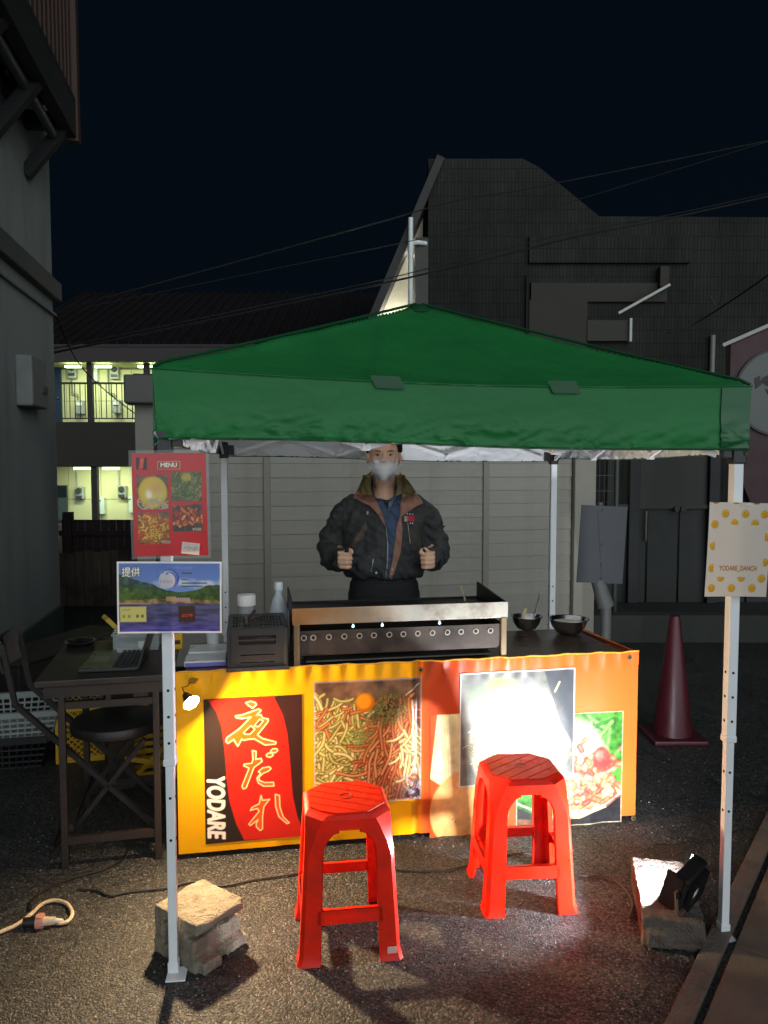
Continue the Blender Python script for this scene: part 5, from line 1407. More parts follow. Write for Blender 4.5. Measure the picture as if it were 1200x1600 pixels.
# ================================================================== CONCRETE BLOCKS, FLOODLIGHT
conc_b = M('block_concrete', (132, 124, 108), .9, var=.22, vscale=30, bump=.9, bscale=150, dirt=(110, 100, 86), dscale=12)
def rough(me, amp, fr, seed):
    for v in me.vertices:
        p = v.co * fr + Vector((seed, seed * 2, 3))
        v.co += v.normal * amp * (mnoise.noise(p) + .5 * mnoise.noise(p * 2.7))
    me.update()
# left: broken hollow block; local x = along its front-left face, y = back
c0 = gp(243, 1482)
P_l, P_f, P_r = gp(243, 1484), gp(303, 1519), gp(384, 1482)
e1 = (P_f - P_l); e2 = (P_r - P_f); yawb = math.atan2(e1.y, e1.x)
b = MB(); L1_, L2_ = .20, .195; HB = .150
b.box((L1_ / 2, L2_ / 2, HB - .018), (L1_, L2_, .036)); b.box((L1_ / 2, L2_ / 2 - .004, .02), (L1_, L2_ + .01, .04))
b.box((.018, L2_ / 2, HB / 2), (.036, L2_, HB)); b.box((.122, L2_ / 2, HB / 2), (.04, L2_, HB)); b.box((.16, L2_ / 2 - .0, .06), (.05, L2_, .06))
b.box((.205, .04, .018), (.05, .07, .036)); b.box((.2, .15, .02), (.03, .09, .03)); b.box((.195, .1, HB - .014), (.035, .16, .024))
me = remesh(b, .0055, 2, .5); rough(me, .0035, 38, 2.0)
blk = tag(put(me, 'concrete_block', conc_b, smooth=True, loc=P_l), 'broken hollow concrete block weighing down the left front tent leg', 'block', 'concrete blocks at the tent feet')
blk.rotation_euler = (0, 0, yawb)
# right block lies flat and carries the floodlight
q0 = gp(1004, 1477); q1 = gp(1103, 1490); dv = (q1 - q0).normalized(); yr = math.atan2(dv.y, dv.x)
b = MB(); b.box((.095, .195, .048), (.19, .39, .096)); b.box((.05, -.004, .03), (.07, .03, .05)); b.box((.19, .10, .03), (.02, .12, .05)); b.box((.15, .385, .06), (.06, .03, .06)); 
me = remesh(b, .006, 2, .5); rough(me, .0055, 30, 5.0)
blk2 = tag(put(me, 'concrete_block', M('block_stained', (96, 86, 78), .9, var=.3, vscale=18, bump=1.0, bscale=120, dirt=(70, 58, 52), dscale=9), smooth=True, loc=(q0.x, q0.y, 0)), 'flat concrete block under the floodlight by the right front tent leg', 'block', 'concrete blocks at the tent feet')
blk2.rotation_euler = (0, 0, yr)
def on_block(x, y, z): return Vector((q0.x + x * math.cos(yr) - y * math.sin(yr), q0.y + x * math.sin(yr) + y * math.cos(yr), z))
FB = on_block(.150, .120, .099)
target = Vector((.26, 3.14, .48))
aim = (target - (FB + Vector((0, 0, .10))))
faz = math.atan2(aim.y, aim.x); fel = math.atan2(aim.z, math.hypot(aim.x, aim.y))
fl = thing('floodlight', 'black LED floodlight lit on the flat concrete block, aimed at the banner', 'floodlight', FB, faz - R(0))
# local x = aim direction (horizontal); housing tilts up by fel about local y
HC = Vector((0, 0, .060)); RT = Matrix.Rotation(-fel, 3, 'Y')
def fq(x, y, z): return HC + RT @ Vector((x, y, z))
hb = M('flood_black', (26, 26, 28), .42, var=.1)
b = MB(); b.box(fq(-.012, 0, 0), (.022, .175, .125), RT, bevel=.006); b.box(fq(.006, 0, .058), (.036, .175, .009), RT, bevel=.002); b.box(fq(.018, 0, -.058), (.06, .175, .009), RT, bevel=.002)
b.box(fq(.018, .083, 0), (.064, .009, .125), RT, bevel=.002); b.box(fq(.009, -.083, 0), (.046, .009, .125), RT, bevel=.002)
b.build('housing', hb, fl)
for k in range(7): MB().box(fq(-.032, -.06 + k * .02, 0), (.022, .004, .10), RT).build('cooling_fin', hb, fl)
MB().box(fq(-.034, .045, .0), (.018, .05, .05), RT, bevel=.003).build('driver_box', hb, fl)
MB().box(fq(-.0445, .06, .025), (.001, .03, .022), RT).build('rating_label', M('label_paper', (206, 206, 204), .5), fl)
MB().add([fq(.002, -.078, -.053), fq(.002, .078, -.053), fq(.002, .078, .053), fq(.002, -.078, .053)], [(0, 1, 2, 3)]).build('reflector', M('flood_reflector', (170, 170, 172), .3, .9), fl)
MB().box(fq(.006, 0, 0), (.006, .056, .044), RT).build('led_chip', M_emit('flood_led', (246, 248, 255), 2900), fl)
brk = M('flood_bracket', (150, 112, 96), .4, .5)
for sy in (-.096, .096): MB().bar((-.004, sy, .0), (.0, sy, .075), .004, .022, up=(0, 1, 0)).build('bracket', brk, fl)
MB().box((-.004, 0, .003), (.03, .196, .005)).build('foot_bar', brk, fl)
for sy in (-.1, .1): MB().cyl((0, sy - .004, .062), (0, sy + .004, .062), .011, n=12).build('pivot_knob', hb, fl)

# ================================================================== SMALL CLIP LAMP at the left end of the banner
LP = at(299, 1098, 2.835)
cl_ = thing('clip_lamp', 'small warm clip lamp glowing at the left end of the banner', 'lamp', LP)
nrm = Vector((.62, -.66, -.42)).normalized(); qn = nrm.to_track_quat('Z', 'Y')
b = MB(); b.lathe([(0, -.05), (.012, -.05), (.018, -.03), (.031, .0), (.032, .002), (.030, .001), (.014, -.025), (0, -.026)], 24)
o = b.build('shade', M('lamp_shade', (40, 38, 36), .4), cl_, smooth=True); o.rotation_mode = 'QUATERNION'; o.rotation_quaternion = qn
b = MB(); b.lathe([(0, .010), (.014, .009), (.024, .004), (.029, -.002)], 20)
o = b.build('led_disc', M_emit('lamp_led', (255, 220, 168), 2500), cl_, smooth=True); o.rotation_mode = 'QUATERNION'; o.rotation_quaternion = qn
bk = -nrm * .05
MB().tube([bk, bk + Vector((-.02, .03, .02)), Vector((-.03, .06, .045)), Vector((-.02, .085, .06))], .0026, 8).build('arm', M('lamp_arm', (150, 110, 40), .4, .6), cl_, smooth=True)
MB().box((-.015, .10, .058), (.03, .05, .012), bevel=.003).build('clamp', M('lamp_arm', (150, 110, 40), .4, .6), cl_)

# ================================================================== CABLES ON THE GROUND
def cable(name, pts, r, mat, label, z=.006, cat='cable', group=None):
    P_ = [gp(*p) for p in pts]; out = []
    n_ = len(P_)
    for i in range(n_ - 1):
        p0, p1, p2, p3 = P_[max(i - 1, 0)], P_[i], P_[i + 1], P_[min(i + 2, n_ - 1)]
        for t in range(8):
            u = t / 8
            q = .5 * ((2 * p1) + (p2 - p0) * u + (2 * p0 - 5 * p1 + 4 * p2 - p3) * u * u + (3 * p1 - p0 - 3 * p2 + p3) * u ** 3)
            out.append(Vector((q.x, q.y, z)))
    out.append(Vector((P_[-1].x, P_[-1].y, z)))
    return tag(MB().tube(out, r, 7).build(name, mat, smooth=True), label, cat, group)
cb_ = M('cable_black', (22, 21, 21), .5)
cable('power_cable', [(120, 1392), (150, 1394), (172, 1402), (205, 1396), (262, 1390), (300, 1381), (345, 1387), (400, 1377), (462, 1368), (530, 1352), (580, 1349), (612, 1361), (680, 1364), (728, 1355), (752, 1345), (800, 1338)], .0035, cb_, 'thin black cable snaking along the foot of the banner')
cable('power_cable', [(800, 1336), (850, 1340), (900, 1369), (940, 1371), (968, 1384), (988, 1412), (984, 1436), (1002, 1428), (1040, 1412)], .0035, M('cable_brown', (60, 40, 34), .5), 'brown cable looping over the asphalt to the floodlight')
cable('power_cable', [(46, 1424), (50, 1408), (80, 1388), (120, 1372), (165, 1360), (188, 1347), (200, 1330)], .0045, cb_, 'black cable from the plug to beneath the dark side table')
cable('extension_cord', [(-40, 1480), (0, 1461), (25, 1450), (48, 1433), (66, 1417), (85, 1411), (104, 1416), (113, 1431), (106, 1444), (92, 1447)], .0065, M('cord_cream', (206, 180, 146), .45), 'cream extension cord looping at the lower left', z=.010)
pg = thing('power_plug', 'pink and clear plug connector on the asphalt at the lower left', 'plug', gp(62, 1448, 0) , R(8))
MB().cyl((-.052, 0, .018), (-.008, 0, .018), .016, .019, n=16).build('black_socket', black, pg, smooth=True)
MB().cyl((-.010, 0, .018), (.014, 0, .018), .023, n=16).build('pink_collar', M('plug_pink', (214, 150, 128), .35, trans=.2), pg, smooth=True)
for k in range(6): MB().box((.002, .0225 * math.cos(k * 1.047), .018 + .0225 * math.sin(k * 1.047)), (.018, .005, .005)).build('grip_rib', M('plug_pink', (214, 150, 128), .35), pg)
MB().cyl((.014, 0, .018), (.050, 0, .017), .015, .0125, n=16).build('clear_body', M('plug_clear', (222, 206, 178), .2, trans=.35), pg, smooth=True)
MB().cyl((.050, 0, .017), (.075, 0, .013), .009, .007, n=12).build('strain_relief', M('plug_relief', (206, 200, 190), .4), pg, smooth=True)

# ================================================================== DARK SIDE TABLE AND WHAT IS ROUND IT
bt0 = Vector((-1.228, 2.876, 0)); by = R(12.5)
dt = thing('side_table', 'dark wooden side table with laptop left of the tent leg', 'table', bt0, by)
dw = M('dark_wood', (44, 35, 30), .42, var=.15, vscale=8, aniso=(1, 1, 6))
MB().box((.165, .27, .735), (.50, .66, .026), bevel=.004).build('tabletop', dw, dt)
MB().box((.165, -.03, .700), (.44, .022, .046)).build('apron', dw, dt)
for x in (0, .345):
    for y_ in (.0, .54):
        MB().box((x, y_, .36), (.026, .030, .72), bevel=.003).build('leg', dw, dt)
for y_ in (0, .54):
    MB().box((.17, y_, .105), (.33, .018, .03)).build('rung', dw, dt)
    MB().box((.17, y_, .635), (.33, .018, .028)).build('rung', dw, dt)
MB().box((.17, .0, .68), (.02, .018, .07)).build('slat', dw, dt)
for x in (.02, .335): MB().box((x, .27, .15), (.016, .52, .026)).build('side_rung', dw, dt)
def dtw(x, y, z): return Vector((bt0.x + x * math.cos(by) - y * math.sin(by), bt0.y + x * math.sin(by) + y * math.cos(by), z))
# laptop facing left: keyboard deck flat, screen seen almost edge-on at its right
lpx = thing('laptop', 'open dark laptop on the side table seen from its edge', 'laptop', dtw(.05, .03, .7485), by + R(-3))
lm = M('laptop_dark', (44, 44, 44), .3, .3, var=.05)
MB().box((.115, .155, .007), (.22, .31, .013), bevel=.003).build('deck', lm, lpx)
kc = M('key_pale', (120, 118, 114), .5)
src = None
for i in range(5):
    for j in range(13):
        p = (.135 + i * .0185, .025 + j * .0215, .0145)
        if src is None: src = MB().box((0, 0, 0), (.0150, .0175, .003), bevel=.001).build('key', M('key_dark', (30, 30, 31), .5), lpx, loc=p)
        else: share(src, 'key', lpx, p)
MB().box((.065, .155, .0138), (.06, .09, .0008)).build('touchpad', M('touchpad', (70, 70, 70), .3), lpx)
MB().box((.257, .155, .105), (.008, .31, .205), Matrix.Rotation(R(17), 3, 'Y')).build('screen_lid', lm, lpx)
# chair at the table
ch_ = thing('folding_chair', 'black folding chair with round padded seat under the side table', 'chair', (-1.12, 3.16, 0), R(14))
bl_ = M('chair_black', (30, 28, 27), .5, var=.15); sv = M('chair_tube', (38, 34, 32), .4, .3)
MB().lathe([(0, .445), (.165, .445), (.182, .455), (.186, .475), (.178, .492), (.15, .500), (0, .502)], 40, (.0, .0, 0)).build('seat', bl_, ch_, smooth=True)
for y_ in (-.14, .14):
    MB().bar((-.36, y_, .62), (.17, y_, .06), .018, .028, up=(0, 1, 0)).build('leg', sv, ch_)
    MB().bar((-.24, y_, .0), (.12, y_, .44), .018, .028, up=(0, 1, 0)).build('leg', sv, ch_)
    MB().bar((-.40, y_, .86), (-.36, y_, .62), .018, .024, up=(0, 1, 0)).build('back_post', sv, ch_)
for p, q in (((-.24, -.14, .03), (-.24, .14, .03)), ((.15, -.14, .09), (.15, .14, .09)), ((.0, -.14, .27), (.0, .14, .27))): MB().cyl(p, q, .009, n=8).build('crossbar', sv, ch_)
b = MB(); pts = []
for k in range(13):
    a = R(-60 + k * 10); pts.append((-.36 - .07 * math.cos(a), .165 * math.sin(a), 0))
rows = [[(x + .0, y_, .74) for x, y_, _ in pts], [(x - .012, y_, .80) for x, y_, _ in pts], [(x - .006, y_, .87) for x, y_, _ in pts]]
vs = [p for r_ in rows for p in r_]; fs = [(i * 13 + j, i * 13 + j + 1, (i + 1) * 13 + j + 1, (i + 1) * 13 + j) for i in range(2) for j in range(12)]
b.add(vs, fs); b.add([(x + .018, y_, z) for x, y_, z in vs], [tuple(reversed(f_)) for f_ in fs])
b.build('backrest', M('chair_back', (84, 80, 78), .45), ch_, smooth=True)
# boxes on the table
cb2 = thing('plastic_box', 'clear plastic box at the back of the side table', 'box', dtw(.24, .42, .7485), by)
gp_ = M_glass('clear_plastic', (206, 214, 218), .2, .42)
MB().box((0, 0, .035), (.19, .15, .07), bevel=.006).build('body', gp_, cb2); MB().box((.0, .0, .074), (.2, .16, .008), bevel=.002).build('lid', gp_, cb2)
MB().box((.03, -.076, .03), (.04, .001, .03)).build('label', M('label_paper', (206, 206, 204), .5), cb2)
MB().box((-.02, .0, .02), (.12, .11, .03)).build('contents', M('sponge_green', (120, 140, 110), .8), cb2)
yb = thing('yellow_packet', 'yellow packet with dark stripe right of the clear box', 'packet', dtw(.40, .36, .7485), by)
MB().box((0, 0, .035), (.07, .05, .07), bevel=.006).build('body', M('packet_yellow', (224, 170, 20), .4), yb); MB().box((0, -.0258, .034), (.052, .001, .018)).build('stripe', M('packet_dark', (40, 32, 30), .5), yb)
pcard = tag(MB().box((0, 0, .001), (.11, .075, .002)).build('paper_sheet', M('white_paper', (216, 216, 214), .6), loc=dtw(.22, .325, .7625), rot=(R(4), 0, by + R(12))), 'white slip of paper lying at the far edge of the laptop', 'paper')
dish = thing('ashtray', 'small shiny dark dish beyond the laptop on the side table', 'dish', dtw(-.015, .53, .7485))
MB().lathe([(0, .004), (.05, .004), (.062, .018), (.066, .018), (.054, .0), (0, 0)], 28).build('dish', M('dish_dark', (60, 58, 58), .18, .8), dish, smooth=True)

# crates and baskets on the ground behind
yel = M('crate_yellow', (212, 166, 34), .5, var=.1)
def lattice(b, f, w, h, n1, r=.005):
    st_ = w / n1
    for k in range(-n1, n1 * 2):
        for sgn in (1, -1):
            x0 = k * st_; P0 = (x0, 0); P1 = (x0 + sgn * h, h)
            # clip to 0..w
            t0, t1 = 0.0, 1.0
            dx = P1[0] - P0[0]
            for lo, hi in (((0 - P0[0]) / dx, (w - P0[0]) / dx),):
                a_, b_ = min(lo, hi), max(lo, hi); t0 = max(t0, a_); t1 = min(t1, b_)
            if t1 - t0 < .02: continue
            b.bar(f(P0[0] + dx * t0, h * t0), f(P0[0] + dx * t1, h * t1), r, r)
def yellow_crate(label, loc, rz, w, d, h):
    o = thing('yellow_crate', label, 'crate', loc, rz, 'yellow plastic crates behind the side table')
    for nm, f, ww in (('lattice_side', lambda x, z: (x, 0, z + .03), w), ('lattice_side', lambda x, z: (x, d, z + .03), w), ('lattice_end', lambda x, z: (0, x, z + .03), d), ('lattice_end', lambda x, z: (w, x, z + .03), d)):
        b = MB(); lattice(b, f, ww, h - .06, max(6, int(ww / .032))); b.build(nm, yel, o)
    for z in (.015, h - .015):
        for y_ in (0, d): MB().box((w / 2, y_, z), (w + .02, .016, .03), bevel=.003).build('rim', yel, o)
        for x in (0, w): MB().box((x, d / 2, z), (.016, d, .03), bevel=.003).build('rim', yel, o)
    for x in (0, w):
        for y_ in (0, d): MB().box((x, y_, h / 2), (.026, .026, h), bevel=.003).build('corner', yel, o)
    MB().box((w / 2, d / 2, .012), (w, d, .006)).build('base', yel, o)
    return o
yc = yellow_crate('upright yellow lattice crate holding a white bag', gp(92, 1193) + Vector((0, 0, 0)), R(14), .42, .30, .30)
yc2 = thing('yellow_crate', 'tilted yellow slatted crate lying behind the stall table leg', 'crate', gp(182, 1232), R(20), 'yellow plastic crates behind the side table')
for k in range(7): MB().box((.16 + .02 * k * 0, .03 + k * .034, .04 + k * .026), (.34 - .02 * k, .012, .02), bevel=.002).build('slat', yel, yc2)
for x in (.03, .29): MB().bar((x, .0, .01), (x - .02, .26, .24), .02, .02).build('rib', yel, yc2)
MB().bar((.0, -.01, .16), (.33, .0, .06), .022, .022).build('brace', yel, yc2); MB().bar((.30, .01, .24), (.08, -.01, .05), .022, .022).build('brace', yel, yc2)
yc3 = thing('yellow_box', 'yellow carton edge behind the landscape poster', 'box', gp(172, 1000, .74) , R(30))
MB().box((.05, .1, .03), (.16, .11, .022), Matrix.Rotation(R(48), 3, 'Y'), bevel=.004).build('carton', M('carton_yellow', (206, 176, 70), .6), yc3)
MB().box((.05, .1, -.40), (.12, .1, .78)).build('carton_stack', M('carton_brown', (70, 58, 44), .8), yc3)
# white bag heap in the crate
b = MB()
for k in range(11): b.ball((random.uniform(-.12, .14), random.uniform(-.08, .08), random.uniform(-.02, .09)), (random.uniform(.06, .10), .07, random.uniform(.04, .09)))
me = remesh(b, .012, 2); 
for v in me.vertices:
    q = v.co * 17; v.co += v.normal * (.022 * abs(mnoise.noise(q)) - .008 + .008 * mnoise.noise(q * 2.6))
bag = tag(put(me, 'plastic_bag', M('bag_white', (206, 208, 218), .35, var=.05, trans=.3), loc=gp(92, 1193) + Vector((.17, .24, .31))), 'crumpled white plastic bag on the yellow crate', 'bag')
# baskets at the far left
def basket(label, loc, rz, w, d, h, mat, flare=1.18, nb=13):
    o = thing('basket', label, 'basket', loc, rz, 'plastic baskets by the white wall')
    b = MB(); f = flare
    for (ax0, ay0, ax1, ay1) in ((-w / 2, -d / 2, w / 2, -d / 2), (w / 2, -d / 2, w / 2, d / 2), (w / 2, d / 2, -w / 2, d / 2), (-w / 2, d / 2, -w / 2, -d / 2)):
        for i in range(nb + 1):
            t = i / nb; x = ax0 + (ax1 - ax0) * t; y_ = ay0 + (ay1 - ay0) * t
            b.bar((x, y_, .0), (x * f, y_ * f, h), .008, .006, up=(0, 0, 1))
        for j in range(5):
            z = h * j / 4.5; g_ = 1 + (f - 1) * z / h; b.bar((ax0 * g_, ay0 * g_, z), (ax1 * g_, ay1 * g_, z), .006, .010)
    b.build('lattice', mat, o)
    rim = MB()
    P_ = [(-w / 2 * f, -d / 2 * f), (w / 2 * f, -d / 2 * f), (w / 2 * f, d / 2 * f), (-w / 2 * f, d / 2 * f)]
    for i in range(4): rim.bar((*P_[i], h), (*P_[(i + 1) % 4], h), .022, .028)
    rim.build('rim', mat, o); MB().box((0, 0, .004), (w, d, .006)).build('base', mat, o)
    return o
wb = gp(12, 1185)
basket('black lattice basket beneath the white basket', wb, R(12), .40, .30, .15, M('basket_black', (36, 34, 36), .5))
basket('white plastic basket stacked on the black one', wb + Vector((.03, .02, .152)), R(14), .42, .32, .13, M('basket_white', (150, 158, 156), .5))
# low dark bench along the house wall
bn_ = thing('bench_box', 'dark wooden box bench along the white house wall', 'bench', gp(30, 1110), R(70))
MB().box((.35, .0, .17), (1.0, .32, .34), bevel=.01).build('body', M('bench_dark', (40, 36, 34), .7, var=.15), bn_); MB().box((.35, 0, .35), (1.04, .36, .03), bevel=.006).build('lid', M('bench_lid', (52, 46, 42), .6), bn_)

# ================================================================== RIGHT SIDE: cone, sign, shop board
cn = thing('traffic_cone', 'dark red traffic cone standing right of the table', 'cone', gp(1050, 1152))
conem = M('cone_red', (66, 14, 24), .45, var=.12)
MB().lathe([(0, .70), (.026, .70), (.030, .69), (.108, .03), (.100, .03), (.02, .68)], 32).build('body', conem, cn, smooth=True)
MB().box((0, 0, .015), (.30, .30, .03), bevel=.01).build('base', conem, cn)
sg = thing('road_sign', 'blank grey back of a sign board on a tapered post behind the stall', 'sign', at(948, 1000, 5.0) * 1.0, R(8))
sg.location.z = 0
gy = M('sign_back', (64, 66, 70), .55, .2, var=.12, vscale=4)
zt_, zb_ = at(600, 790, 5).z, at(600, 910, 5).z
xo = at(938, 850, 5).x - sg.location.x
MB().box((xo, -.02, (zt_ + zb_) / 2), (.315, .004, zt_ - zb_), Matrix.Rotation(R(3), 3, 'Y')).build('panel', gy, sg)
MB().bar((xo - .02, -.0235, zt_ - .03), (xo + .015, -.0235, zb_ + .03), .003, .03, up=(1, 0, 0)).build('stiffener', gy, sg)
for z in (zt_ - .03, (zt_ + zb_) / 2, zb_ + .12, zb_ + .03): MB().cyl((xo + .0, -.024, z), (xo + .0, -.032, z), .008, n=8).build('bolt', M('sign_bolt', (80, 78, 76), .5, .6), sg)
MB().cyl((0, .02, .62), (xo - .01, .02, zb_ + .02), .055, .045, n=14).build('post_sleeve', M('sign_post', (84, 86, 84), .6), sg, smooth=True)
MB().cyl((.0, .02, 0), (0, .02, .64), .035, n=12).build('post', M('sign_post', (84, 86, 84), .6), sg, smooth=True)
MB().cyl((xo, .02, zb_), (xo, .02, zt_ + .02), .02, n=10).build('upper_post', M('sign_post', (84, 86, 84), .6), sg, smooth=True)
sp_ = thing('shop_sign', 'maroon shop board with a white disc and black marks at the right edge', 'sign', (0, 7.0, 0), R(-4))
def s7(px): return at(px, 727, 7).x
def z7(py): return at(600, py, 7).z
MB().prism([(s7(1122), z7(700)), (s7(1122), z7(540)), (s7(1260), z7(480)), (s7(1260), z7(790)), (s7(1160), z7(790))], 0, .12, lambda x, y_, z: (x, z, y_)).build('board', M('shop_maroon', (52, 14, 22), .6, var=.15), sp_)
MB().bar((s7(1108), -.02, z7(546)), (s7(1260), -.02, z7(478)), .04, .03).build('top_trim', M('trim_pale', (150, 150, 144), .5), sp_)
cx, cz, rr = s7(1193), z7(617), (s7(1193) - s7(1131))
b = MB().cyl((cx, -.022, cz), (cx, 0.0, cz), rr, n=56); b.build('disc', M('disc_white', (82, 84, 81), .5, var=.08), sp_)
b = MB(); b.lathe([(rr, 0), (rr + .02, 0), (rr + .02, .03), (rr, .03)], 56); o = b.build('disc_rim', M('disc_rim', (40, 26, 28), .5), sp_, loc=(cx, .004, cz), rot=(R(90), 0, 0))
mk = M('mark_black', (28, 24, 24), .6)
def mark(poly):
    MB().prism([(s7(x), z7(y_)) for x, y_ in poly], -.027, -.023, lambda x, y_, z: (x, z, y_)).build('lettering', mk, sp_)
mark([(1168, 595), (1178, 590), (1196, 594), (1212, 592), (1214, 600), (1196, 603), (1190, 612), (1176, 608), (1166, 602)])
mark([(1172, 612), (1184, 614), (1196, 622), (1206, 612), (1216, 616), (1208, 630), (1194, 634), (1178, 624)])
mark([(1156, 596), (1164, 592), (1166, 606), (1158, 612)])
for x in (1181, 1193): mark([(x - 3, 648), (x + 4, 646), (x + 2, 660), (x - 1, 660)]); mark([(x - 2, 663), (x + 2, 663), (x + 2, 667), (x - 2, 667)])

# ================================================================== PERSON BEHIND THE GRIDDLE
PX, PY = 0.0, 3.84
skin = M('skin', (224, 180, 152), .5, var=.05, vscale=14, spec=.4)
skin.node_tree.nodes['Principled BSDF'].inputs['Subsurface Weight'].default_value = .12
skin.node_tree.nodes['Principled BSDF'].inputs['Subsurface Radius'].default_value = (.012, .005, .003)
HC_ = {-1: Vector((-.178, -.235, 1.105)), 1: Vector((.200, -.235, 1.105))}
b = MB()
# head: skull, face, jaw, neck
b.ball((0, .012, 1.632), (.076, .094, .094), 20, 14)
b.ball((0, -.022, 1.600), (.068, .072, .088), 20, 14)
b.ball((0, -.040, 1.545), (.054, .052, .064), 18, 12)
b.ball((0, -.062, 1.507), (.030, .026, .022), 14, 10)
for s_ in (-1, 1):
    b.ball((s_ * .036, -.064, 1.575), (.026, .022, .022)); b.ball((s_ * .079, .006, 1.586), (.010, .020, .032)); b.ball((s_ * .030, -.081, 1.622), (.028, .012, .009))
b.chain([(0, -.088, 1.612), (0, -.100, 1.585), (0, -.106, 1.572)], [.008, .010, .0125]); 
for s_ in (-1, 1): b.ball((s_ * .012, -.096, 1.570), .009)
b.chain([(0, .022, 1.36), (0, .018, 1.44), (0, .012, 1.53)], [.066, .056, .056], 16)
# trunk, arms, legs under the clothes
b.chain([(0, .01, .95), (0, .01, 1.12), (0, .015, 1.28)], [.095, .105, .110], 16)
for s_ in (-1, 1):
    hc = HC_[s_]
    b.chain([(s_ * .11, .012, 1.31), (s_ * .17, .015, 1.285), (s_ * .255, .05, 1.135), (hc.x + s_ * .018, hc.y + .085, 1.098)], [.050, .046, .040, .030])
    b.chain([(s_ * .09, 0, .92), (s_ * .10, -.005, .50), (s_ * .105, .015, .09)], [.085, .056, .040])
    b.chain([(s_ * .105, .02, .05), (s_ * .11, -.13, .035)], [.045, .036])
    # hand: palm behind the handle, four fingers wrapped round it, thumb over the top
    b.ball((hc.x + s_ * .014, hc.y + .030, hc.z), (.030, .026, .042)); b.chain([(hc.x + s_ * .018, hc.y + .085, 1.098), (hc.x + s_ * .015, hc.y + .04, hc.z)], [.028, .030])
    for k in range(4):
        z = hc.z + .031 - k * .0205; ln = (.95, 1.06, 1.0, .84)[k]
        b.chain([(hc.x + s_ * .034, hc.y + .014, z), (hc.x + s_ * .030 * ln, hc.y - .020 * ln, z - .002), (hc.x - s_ * .004, hc.y - .031 * ln, z - .004), (hc.x - s_ * .022 * ln, hc.y - .014, z - .004), (hc.x - s_ * .016, hc.y + .006, z - .003)],
                [.0105, .0103, .0098, .0090, .0082], 8)
    b.chain([(hc.x + s_ * .018, hc.y + .034, hc.z + .020), (hc.x - s_ * .006, hc.y + .012, hc.z + .045), (hc.x - s_ * .022, hc.y - .012, hc.z + .044), (hc.x - s_ * .028, hc.y - .026, hc.z + .036)], [.0135, .0118, .0106, .0092], 8)
me = remesh(b, .0042, 3, .5)
person = put(me, 'person', skin, loc=(PX, PY, 0))
tag(person, 'person in dark padded jacket and white face mask behind the griddle', 'person')
body_bvh = BVHTree.FromPolygons([v.co.copy() for v in me.vertices], [list(p.vertices) for p in me.polygons])

# --- clothes
def ring_(z, rx_, ry_, cy=0.0, n=36, p=2.4, cx=0.0):
    out = []
    for i in range(n):
        a = 2 * math.pi * i / n; ca, sa = math.cos(a), math.sin(a)
        out.append((cx + rx_ * math.copysign(abs(ca) ** (2 / p), ca), cy + ry_ * math.copysign(abs(sa) ** (2 / p), sa), z))
    return out
def dip(r_, d): return [(x, y, z - d * max(0, min(1, (.04 - y) / .09))) for x, y, z in r_]
jk = M('jacket_cloth', (60, 62, 62), .66, var=.18, vscale=9, bump=.6, bscale=55, spec=.3)
b = MB()
b.loft([ring_(.985, .150, .105), ring_(.995, .185, .130), ring_(1.02, .202, .150), ring_(1.08, .208, .158), ring_(1.18, .208, .155), ring_(1.28, .208, .142, .005), ring_(1.340, .188, .122, .01), dip(ring_(1.385, .165, .102, .015), .012), dip(ring_(1.418, .115, .088, .018), .035), dip(ring_(1.435, .088, .072, .022), .060)])
for s_ in (-1, 1):
    hc = HC_[s_]
    b.chain([(s_ * .135, .012, 1.338), (s_ * .195, .02, 1.300), (s_ * .234, .035, 1.228), (s_ * .258 + (.0 if s_ > 0 else -.006), .045, 1.155 - (.012 if s_ < 0 else 0)), (s_ * .264, .02, 1.105), (s_ * .248, -.07, 1.090), (hc.x + s_ * .030, hc.y + .085, 1.094), (hc.x + s_ * .025, hc.y + .052, 1.096)],
            [.070, .073, .073, .071, .068, .062, .054, .046], 16)
me = remesh(b, .0085, 6, .5)
sub = me
for v in sub.vertices:
    p = v.co; arm = abs(p.x) > .20
    q = Vector((p.x * 9, p.y * 9, p.z * (26 if arm else 15) + 4 * math.copysign(1, p.x) * p.x * 6))
    f_ = mnoise.noise(q); w_ = (abs(f_) ** .8) * (1 if f_ > 0 else -1)
    quilt = math.sin(p.z * 95 + 6 * mnoise.noise(p * 7)) if arm else 0
    v.co += v.normal * (.012 * w_ + .0018 * quilt + .009 * mnoise.noise(Vector((p.x * 16, p.y * 14, p.z * 30 + p.x * 18))) + .004 * mnoise.noise(p * 45))
me.update()
jacket = put(me, 'jacket', jk, person)
me.update(); jb = BVHTree.FromPolygons([v.co.copy() for v in me.vertices], [list(p.vertices) for p in me.polygons])

